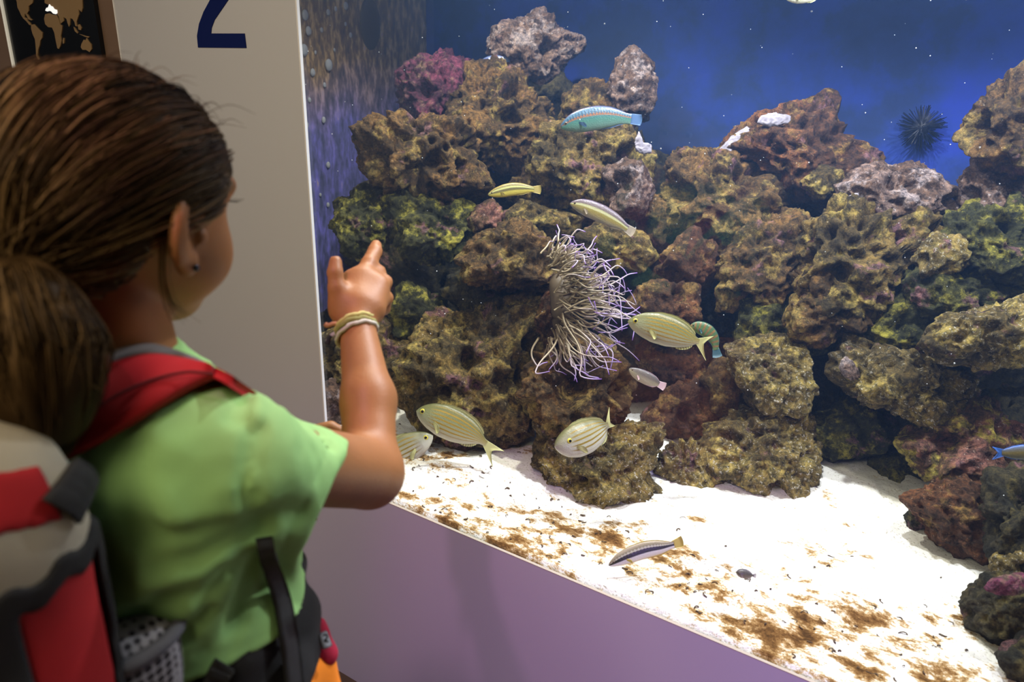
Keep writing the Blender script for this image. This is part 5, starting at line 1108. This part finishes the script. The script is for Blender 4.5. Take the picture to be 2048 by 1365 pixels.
# mesh side pocket: pale net over a dark pouch
m_net, nt, b = newmat('pale_net'); L = nt.links
tc = node(nt, 'ShaderNodeTexCoord'); vo = node(nt, 'ShaderNodeTexVoronoi', Scale=130.0, Randomness=0.12); L.new(tc.outputs['Object'], vo.inputs['Vector'])
r = ramp(nt, [(0.38, (0.03, 0.025, 0.03)), (0.46, (0.36, 0.34, 0.36))]); L.new(vo.outputs['Distance'], r.inputs['Fac']); L.new(r.outputs['Color'], b.inputs['Base Color']); b.inputs['Roughness'].default_value = 0.8
mpk = union([(rbox(PK + [0.076, 0.092, -0.130], (0.032, 0.036, 0.150), 0.026), 0)])
V, F = sdf_mesh(lambda p: mpk(p) - 0.003 * fbm(p * 16, 2), PK + [0.07, 0.01, -0.32], PK + [0.20, 0.17, 0.08], 0.004)
pchild('mesh_pocket', mesh_np('mesh_pocket', V, F), m_net)
V, F = tube(catmull([PK + np.array(q) for q in ((0.063, 0.129, 0.006), (0.093, 0.128, 0.006), (0.108, 0.109, 0.006), (0.108, 0.076, 0.006), (0.088, 0.058, 0.006))], 24), 0.006, 8)
pchild('pocket_hem', mesh_np('pocket_hem', V, F), m_gry)
# right shoulder strap over the shirt
outer = [(128, 918), (190, 885), (250, 850), (320, 806), (385, 768), (428, 750)]
inner = [(95, 850), (150, 785), (215, 738), (290, 716), (360, 724), (424, 748)]
pad = [(120, 800), (175, 745), (225, 712), (280, 696), (345, 708), (415, 744)]
A_ = [sx_(*q, 0.012) for q in outer]; B_ = [sx_(*q, 0.012) for q in inner]; C_ = [sx_(*q, 0.008) for q in pad]
V, F = ribbon(A_, B_, 0.008, 40, 10, 0.006, out=(0.5, -0.7, 0.5)); st = pchild('shoulder_strap', mesh_np('shoulder_strap', V, F), m_red)
V, F = ribbon(B_, C_, 0.009, 40, 6, 0.002, out=(0.5, -0.7, 0.5)); pchild('strap_padding', mesh_np('strap_padding', V, F), m_strapgrey)
mid_ = [(110, 885), (170, 835), (232, 792), (305, 760), (372, 745), (426, 748)]
V, F = tube(catmull([sx_(*q, 0.0225) for q in mid_], 40), 0.0012, 6); pchild('strap_seam', mesh_np('strap_seam', V, F), simple('dark_red_seam', (0.12, 0.004, 0.006), 0.8))
# left shoulder strap (mirrored on the far shoulder)
Lo = np.array([[BX - 0.105, BY - 0.085, 1.13], [BX - 0.105, BY - 0.05, 1.18], [BX - 0.105, BY, 1.205], [BX - 0.10, BY + 0.06, 1.165], [BX - 0.10, BY + 0.11, 1.08], [BX - 0.11, BY + 0.122, 0.98]])
V, F = ribbon(Lo - [0.03, 0, 0.0], Lo + [0.03, 0, 0.004], 0.008, 30, 8, 0.003, out=(0, 0.3, 1)); pchild('shoulder_strap', mesh_np('shoulder_strap', V, F), m_red)
# right strap continues down the chest
Ro = np.array([trace(shirt1, 426, 749, 0.45, 1.0, 0.012)[0], [BX + 0.075, BY + 0.08, 1.12], [BX + 0.065, BY + 0.112, 1.05], [BX + 0.075, BY + 0.118, 0.985]])
V, F = ribbon(Ro - [0.028, 0, 0.0], Ro + [0.022, 0, 0.0], 0.008, 24, 6, 0.002, out=(0, 1, 0.3)); pchild('shoulder_strap', mesh_np('shoulder_strap', V, F), m_red)
# lower black straps
blk = lambda p: np.minimum(shirt1(p), jk(p))
def strap(px_, wpx, nm, off=0.006, mat=m_webb, th=0.003):
    c = catmull([(a_, b_) for a_, b_ in px_], 14); t_ = np.gradient(c, axis=0); t_ /= np.linalg.norm(t_, axis=1)[:, None]; nn = np.stack([-t_[:, 1], t_[:, 0]], 1) * wpx / 2
    e1_ = [trace(blk, *q, 0.45, 1.0, off)[0] for q in c + nn]; e2_ = [trace(blk, *q, 0.45, 1.0, off)[0] for q in c - nn]
    V, F = ribbon(e1_, e2_, th, 30, 5, 0.0, out=(0.6, -0.7, 0.2)); return pchild(nm, mesh_np(nm, V, F), mat)
strap([(528, 1075), (534, 1110), (548, 1150), (566, 1210), (580, 1290), (590, 1380)], 34, 'adjuster_strap')
strap([(450, 1330), (438, 1350), (425, 1385)], 44, 'hip_belt')
# upper black side strap from pack to shoulder strap
ps = lambda p: np.minimum(shirt1(p), pk(p))
lsA = [trace(ps, *q, 0.38, 1.0, 0.009)[0] for q in catmull([(150, 918), (120, 960), (86, 1000)], 9)]; lsB = [trace(ps, *q, 0.38, 1.0, 0.009)[0] for q in catmull([(194, 965), (178, 1005), (158, 1048)], 9)]
V, F = ribbon(lsA, lsB, 0.004, 24, 8, 0.003, out=(0.6, -0.7, 0.2)); pchild('load_strap', mesh_np('load_strap', V, F), m_black)
